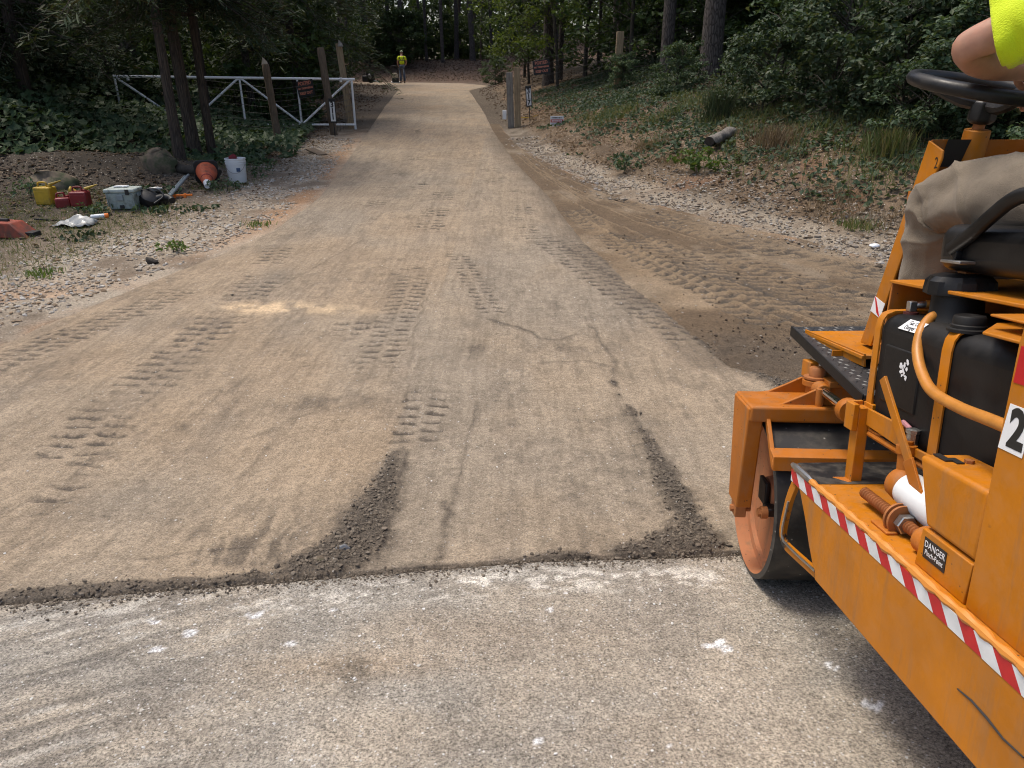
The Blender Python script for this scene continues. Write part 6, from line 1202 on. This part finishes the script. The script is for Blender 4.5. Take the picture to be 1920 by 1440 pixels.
# creeper on the left
def edgeL(x): return np.interp(x, [-16, -11, -8.5, -7, -6, -5, -4.4, -4], [9.0, 9.6, 10.4, 11.9, 12.3, 12.6, 12.9, 14.5])
def mk(x, y): return (y > edgeL(x)+.5*(fbm(x*1.2, y*1.2, 7)-.5))*(x < XL(y)-.9-.06*(y-12))*np.where(x > -6, .75, 1.)
x, y = scatter(21000, -16, -4, 9, 22, mk); hm = (.16+.55*sstep(-5.5, -8.5, x)+.9*sstep(-8, -11.5, x))*(.5+fbm(x*.9, y*.9, 17))*sstep(0, 1.2, y-edgeL(x))+.05
z = gzv(x, y)+hm*rng.random(len(x))**.45; nr = unit(len(x), rng)*.55+np.array([0, -.30, .75]); V, F = rot_leaves(np.stack([x, y, z], -1), nr, rng.random(len(x))*6.28, rng.uniform(.10, .20, len(x)), rng.uniform(.10, .18, len(x)), .12, 'lobed')
stuff(leaf_obj('creeper', V, F, 'leaf_vine'), 'dark broad leaved creeper smothering the left verge and gate foot')
# vines and weeds on the right bank
def mr(x, y): s = x-TOE(y); return sstep(.8, 2.5, s+2.2*(fbm(x*1.1, y*1.1, 27)-.5)+.08*(9-y)*0)*(.35+.65*sstep(.4, .6, fbm(x*2, y*2, 29)))
x, y = scatter(60000, .5, 12, 5.5, 27, mr); s_ = x-TOE(y); hm = (.05+.28*sstep(3, 6, s_))*(.5+fbm(x*1.6, y*1.6, 37)); z = gzv(x, y)+hm*rng.random(len(x))**.6+.02
V, F = rot_leaves(np.stack([x, y, z], -1), unit(len(x), rng)*.6+np.array([-.15, -.15, .7]), rng.random(len(x))*6.28, rng.uniform(.05, .115, len(x)), rng.uniform(.04, .085, len(x)), .15); stuff(leaf_obj('bank_vines', V, F, 'leaf_bank'), 'small leaved green vines covering the right bank')
# grass
def blades(name, x, y, ln, mat, label, spread=.5, wd=.006):
    n = len(x); z = gzv(x, y)-.01; C_ = np.stack([x, y, z], -1); d = unit(n, rng)*spread+np.array([0, 0, 1.]); d /= np.linalg.norm(d, axis=1)[:, None]; s_ = np.cross(d, unit(n, rng)); s_ /= np.linalg.norm(s_, axis=1)[:, None]; b_ = np.cross(s_, d); L_ = (ln*rng.uniform(.5, 1.2, n))[:, None]; w_ = wd*rng.uniform(.7, 1.4, n)[:, None]
    V = np.stack([C_-s_*w_*.5, C_+s_*w_*.5, C_+d*L_*.6+s_*w_*.4+b_*L_*.06, C_+d*L_*.6-s_*w_*.4+b_*L_*.06, C_+d*L_+b_*L_*.3], 1).reshape(-1, 3); F = (np.array([[0, 1, 2], [0, 2, 3], [3, 2, 4]])[None]+(np.arange(n)*5)[:, None, None]).reshape(-1, 3); return stuff(leaf_obj(name, V, F, mat), label)
def mg_(x, y): s = x-TOE(y); return sstep(1.0, 2.2, s)*sstep(.46, .62, fbm(x*1.4+5, y*1.4, 47))*sstep(5, 6, y)
x, y = scatter(15000, 1, 9, 5.5, 17, mg_); blades('grass', x, y, .22, 'grass_blade', 'rough green grass on the right bank')
x, y = scatter(4200, 1, 8, 6, 13, lambda x, y: sstep(.4, 1.0, x-TOE(y))*(1-sstep(2.6, 3.6, x-TOE(y)))*sstep(.50, .64, fbm(x*1.6+9, y*1.6, 57))); blades('dry_grass', x, y, .13, 'dry_blade', 'dry straw coloured grass low on the right bank')
def ml(x, y): s = XL(y)-x; return sstep(.9, 1.6, s)*(1-sstep(3.2, 4.6, s))*sstep(.50, .60, fbm(x*1.1, y*1.3, 67))*sstep(5.2, 6.2, y)
x, y = scatter(11000, -8, -3.3, 5.2, 13, ml); blades('verge_grass', x, y, .07, 'grass_blade', 'short patchy grass on the left verge', .9, .005)
# dead leaves
def md(x, y): s = x-TOE(y); r_ = sstep(.3, .8, s)*(1-.7*sstep(3.0, 5.5, s))*sstep(.30, .55, fbm(x*1.5, y*1.5, 77)); return r_
x, y = scatter(19000, -.5, 9, 6, 28, md); z = gzv(x, y)+.012; n = len(x); V, F = rot_leaves(np.stack([x, y, z+.02*rng.random(n)], -1), unit(n, rng)*.45+np.array([0, 0, 1]), rng.random(n)*6.28, rng.uniform(.03, .075, n), rng.uniform(.02, .05, n), .25); stuff(leaf_obj('leaf_litter', V, F, 'dead_leaf'), 'brown dead leaves strewn over the right bank')
x, y = scatter(15000, -12, -3, 7.2, 32, lambda x, y: sstep(.5, 1.6, XL(y)-x)*sstep(.30, .55, fbm(x*1.3, y*1.3, 87))*(sstep(10, 14, y)*.7+.3)); n = len(x); V, F = rot_leaves(np.stack([x, y, gzv(x, y)+.012+.02*rng.random(n)], -1), unit(n, rng)*.45+np.array([0, 0, 1]), rng.random(n)*6.28, rng.uniform(.04, .09, n), rng.uniform(.03, .06, n), .25); stuff(leaf_obj('left_leaf_litter', V, F, 'dead_leaf'), 'dark dead leaves on the soil left of the drive')
x, y = scatter(13000, -22, 10, 19, 66, lambda x, y: sstep(49.5, 52, y+.1*x)+(.8*(x < XL(y)-.3)*(x > XL(y)-5)+.8*(x > XR(np.minimum(y, 41))+.35)*(x < XR(np.minimum(y, 41))+4))*(y < 49)); n = len(x); V, F = rot_leaves(np.stack([x, y, gzv(x, y)+.02], -1), unit(n, rng)*.5+np.array([0, -.2, 1]), rng.random(n)*6.28, rng.uniform(.05, .10, n)*(.6+y/50), rng.uniform(.035, .07, n)*(.6+y/50), .25); stuff(leaf_obj('far_leaf_litter', V, F, 'dead_leaf_shaded'), 'brown leaf litter on the bank beyond the drive end')
# stones
ICO = np.array([(0,0,1), (.894,0,.447), (.276,.851,.447), (-.724,.526,.447), (-.724,-.526,.447), (.276,-.851,.447), (.724,.526,-.447), (-.276,.851,-.447), (-.894,0,-.447), (-.276,-.851,-.447), (.724,-.526,-.447), (0,0,-1)])
ICF = np.array([(0,1,2), (0,2,3), (0,3,4), (0,4,5), (0,5,1), (1,6,2), (2,7,3), (3,8,4), (4,9,5), (5,10,1), (2,6,7), (3,7,8), (4,8,9), (5,9,10), (1,10,6), (6,11,7), (7,11,8), (8,11,9), (9,11,10), (10,11,6)])
def stonemat(name, cols, rough=.9):
    m, t, b = nodes(name); g_ = t.nodes.new("ShaderNodeNewGeometry"); L(t, ramp(t, g_.outputs['Random Per Island'], [(k/(len(cols)-1), c) for k, c in enumerate(cols)]), b.inputs['Base Color']); b.inputs['Roughness'].default_value = rough; b.inputs['Specular IOR Level'].default_value = .2; return m
stonemat('gravel_mat', [(.26,.20,.14), (.36,.31,.25), (.46,.42,.36), (.30,.21,.13), (.18,.14,.10), (.54,.51,.46), (.22,.17,.12)]); stonemat('toe_mat', [(.17,.13,.095), (.25,.21,.165), (.33,.295,.25), (.20,.145,.10), (.12,.095,.07), (.40,.37,.33), (.15,.115,.085)]); stonemat('crumb_mat', [(.11,.09,.07), (.16,.132,.10), (.21,.175,.135), (.13,.105,.08)]); stonemat('chip_mat', [(.50,.49,.46), (.66,.65,.63), (.40,.36,.30), (.72,.72,.71)]); stonemat('clod_mat', [(.075,.055,.040), (.12,.09,.065), (.10,.072,.05)])
def stones(name, x, y, z, size, mat, label, flat=.6):
    n = len(x); sc = (np.asarray(size)*np.ones(n))[:, None]*rng.uniform(.6, 1.3, (n, 3))*np.array([1, 1, flat]); J_ = ICO[None]*(1+.28*rng.normal(size=(n, 12, 1)).clip(-1.2, 1.2)); a = rng.random(n)*6.28; V = J_*sc[:, None]; c, s = np.cos(a)[:, None], np.sin(a)[:, None]; V = np.stack([V[..., 0]*c-V[..., 1]*s, V[..., 0]*s+V[..., 1]*c, V[..., 2]], -1)+np.stack([x, y, z], -1)[:, None]
    return stuff(leaf_obj(name, V.reshape(-1, 3), (ICF[None]+(np.arange(n)*12)[:, None, None]).reshape(-1, 3), mat), label)
def mgl(x, y): s = XL(y)-x; return sstep(.05, .3, s)*(1-sstep(.5, 2.0, s+1.5*(fbm(x*1.3, y*1.3, 21)-.5)-1.2*(1-sstep(5, 8, y))))*sstep(.25, .55, fbm(x*3.1, y*3.1, 33))
x, y = scatter(8000, -7.5, -2.7, 4.3, 17, mgl); stones('gravel', x, y, gzv(x, y)+.003, rng.uniform(.006, .022, len(x))*(1+.5*(rng.random(len(x)) < .05)), 'gravel_mat', 'pale crushed gravel along the left edge of the drive')
def mgr(x, y): s = x-TOE(y); return (np.exp(-((s-.1)/.42)**2)+.75*np.exp(-((s-1.0)/.6)**2)*(1-sstep(9.5, 12, y)))*sstep(.28, .5, fbm(x*3.1, y*3.1, 33))*sstep(0, .3, x-XR(y))
x, y = scatter(6500, -.5, 6.5, 5, 17, mgr); stones('toe_gravel', x, y, gzv(x, y)+.004, rng.uniform(.007, .022, len(x))*(1+.9*(rng.random(len(x)) < .06)), 'toe_mat', 'pale gravel and stones at the foot of the right bank')
Xd, Yd, Dd, Zd = DRIVE_D; idx = np.flatnonzero((Dd.ravel() > .55) & (Yd.ravel() < 5.2) & (Xd.ravel() > -3) & (Xd.ravel() < 3.2)); cell = np.gradient(Yd, axis=0).ravel()[idx]; idx = rng.choice(idx, 11000, p=cell*Dd.ravel()[idx]**2/(cell*Dd.ravel()[idx]**2).sum()); n = len(idx)
xs_ = rng.uniform(-1.75, .85, 2200); ys_ = SEAM(xs_)-np.abs(rng.normal(size=2200))*.035*(.3+1.4*fbm(xs_*3, xs_*0, 63))+.006
xo = rng.normal(size=n)*.012; yo = rng.normal(size=n)*.012
stones('loose_asphalt', np.concatenate([Xd.ravel()[idx]+xo, xs_]), np.concatenate([Yd.ravel()[idx]+yo, ys_]), np.concatenate([Zd.ravel()[idx]+.002, zr(ys_)+.003]), .0018+np.concatenate([.0075*rng.random(n)**5, .004*rng.random(2200)**3]), 'crumb_mat', 'loose dark asphalt crumbs along the joint and the roller edges', .75)
idx = rng.choice(np.flatnonzero((Yd.ravel() < 9)), 900); n = len(idx); stones('drive_chips', Xd.ravel()[idx], Yd.ravel()[idx], Zd.ravel()[idx]+.001, .0012+.0042*rng.random(n)**3, 'chip_mat', 'scattered pale stone chips on the drive', .5)
x = rng.uniform(-2.0, 2.0, 5200); y = rng.uniform(.95, 2.0, 5200); k = (y < SEAM(x)-.02) & (rng.random(5200) < .35+.65*sstep(.45, .6, fbm(x*2, y*3, 91))); x, y = x[k], y[k]; stones('street_chips', x, y, zr(y)+.002, .0011+.0034*rng.random(len(x))**3, 'chip_mat', 'white stone chips scattered on the street', .4)
x, y = scatter(4200, .9, 5.5, 3.4, 9, lambda x, y: sstep(-.15, .2, x-XR(y))*(1-sstep(-.3, .0, x-TOE(y)))*(.08+.9*(1-sstep(4.6, 5.3, y)))); stones('soil_clods', x, y, zr(y)+bank(x, y)+.012, .003+.010*rng.random(len(x))**4, 'clod_mat', 'brown soil clods on the dirt strip', .75)
x, y = scatter(2200, -8.5, -4.2, 7.5, 12.5, lambda x, y: sstep(1.6, 2.4, XL(y)-x)*sstep(.4, .6, fbm(x*1.5, y*1.5, 93))); stones('dark_clods', x, y, gzv(x, y)+.005, .01+.03*rng.random(len(x))**2, 'clod_mat', 'dark soil clods round the tools on the left verge', .7)
# single stones one can point at
rock('stone', (-.600, 2.075, float(zr(2.075))+.028), (.026,.014,.011), 'flat dark stone in the left dark crumb wedge', 'stone', 21, 'steel_grey')
rock('stone', (-.655, 1.995, float(zr(1.995))+.028), (.017,.012,.010), 'small pale stone beside the flat dark stone', 'stone', 22)
rock('stone', (3.70, 7.2, ez(3.7, 7.2)+.02), (.055,.035,.02), 'flat white stone at the right gravel edge by the roller', 'stone', 23, 'label_white')
for k, (x, y, s, lb) in enumerate([(-4.55, 5.98, .05, 'purplish stone at the left picture edge'), (-3.47, 6.75, .06, 'dark clod at the edge of the left gravel'), (-2.35, 5.75, .018, 'dark pebble on the left tyre track')]): rock('stone', (x, y, ez(x, y)+s*.4), (s, s*.7, s*.6), lb, 'stone', 30+k, 'dark_log' if k else 'rock_mat')
# weeds one can point at
def weed(name, x, y, n, h, r, ls, mat, label, shape='kite', up=.5):
    e = empty(name, (x, y, ez(x, y)-.01), 0, label=label, cat='weed'); g2 = np.random.default_rng(int(abs(x*97+y*31)))
    if shape == 'blade':
        d = unit(n, g2)*.45+np.array([0, 0, 1.]); d /= np.linalg.norm(d, axis=1)[:, None]; s_ = np.cross(d, unit(n, g2)); s_ /= np.linalg.norm(s_, axis=1)[:, None]; C_ = np.stack([g2.normal(size=n)*r*.4, g2.normal(size=n)*r*.4, 0*g2.random(n)], -1); L_ = (h*g2.uniform(.5, 1.1, n))[:, None]; w_ = ls
        V = np.stack([C_-s_*w_, C_+s_*w_, C_+d*L_*.6+s_*w_*.8, C_+d*L_*.6-s_*w_*.8, C_+d*L_+np.array([0, 0, -.15])*L_], 1).reshape(-1, 3); F = (np.array([[0, 1, 2], [0, 2, 3], [3, 2, 4]])[None]+(np.arange(n)*5)[:, None, None]).reshape(-1, 3)
    else: V, F = clusters(np.stack([g2.normal(size=14)*r*.5, g2.normal(size=14)*r*.5, h*(.3+.7*g2.random(14))], -1), r*.35, n//14, g2, ls, up, shape)
    link(bpy.data.objects.new('foliage', mesh_np('foliage', V, F, mat, False)), e)
    link(bpy.data.objects.new('stem', trunk_mesh('stem', np.array([(0, 0, -.03), (.01, 0, h*.4), (0, .02, h*.8)]), [.006, .005, .003], 'bark_hard', 5)), e); return e
weed('weed', 2.62, 10.6, 210, .30, .34, .09, 'weed_leaf', 'bright green weed clump below the sawn log', 'lobed', .6)
weed('weed', 1.75, 11.5, 140, .28, .30, .07, 'leaf_bank', 'darker weed left of the bright green clump', 'kite', .5)
weed('grass_tuft', 3.52, 12.9, 520, .75, .32, .004, 'cedar_needle', 'tall feathery dark green tuft above the sawn log', 'blade')
weed('grass_tuft', 3.75, 10.6, 420, .42, .38, .004, 'dry_blade', 'dry straw tuft right of the sawn log', 'blade')
weed('grass_tuft', 4.65, 9.2, 380, .45, .40, .006, 'grass_blade', 'fresh green grass tuft on the right bank', 'blade')
weed('grass_tuft', -4.28, 6.35, 130, .10, .18, .004, 'weed_leaf', 'small green grass tuft at the left picture edge', 'blade')
weed('weed', -3.45, 7.15, 90, .10, .12, .05, 'weed_leaf', 'small green weed at the left gravel edge', 'kite', .6)
weed('grass_tuft', -2.95, 8.3, 110, .09, .2, .004, 'weed_leaf', 'thin green tuft where gravel meets the drive', 'blade')
weed('grass_tuft', 3.78, 7.75, 220, .13, .28, .004, 'grass_blade', 'green tuft in the gravel left of the orange cowl', 'blade')
for k, (x, y, n, h, r, lb) in enumerate([(-4.05, 10.35, 120, .16, .26, 'green weed in front of the fallen cone'), (-4.72, 9.75, 130, .18, .28, 'green weed between the blower and the cone'), (-4.02, 11.7, 150, .22, .30, 'leafy weed right behind the white pail'), (-5.15, 9.75, 90, .14, .22, 'low weed behind the cooler'), (-5.05, 8.75, 100, .12, .24, 'low weed between the cooler and the red cans'), (-4.35, 8.75, 80, .10, .20, 'low weed at the right foot of the cooler'), (-6.3, 9.5, 140, .22, .32, 'leafy weed left of the yellow can'), (-4.6, 7.6, 80, .09, .22, 'flat weed in the gravel near the clear sheet'), (-3.9, 8.9, 70, .08, .18, 'flat weed between the verge and the drive')]):
    weed('weed', x, y, n, h, r, .06, 'leaf_vine' if k % 2 else 'leaf_bank', lb, 'lobed' if k % 3 == 0 else 'kite', .55)
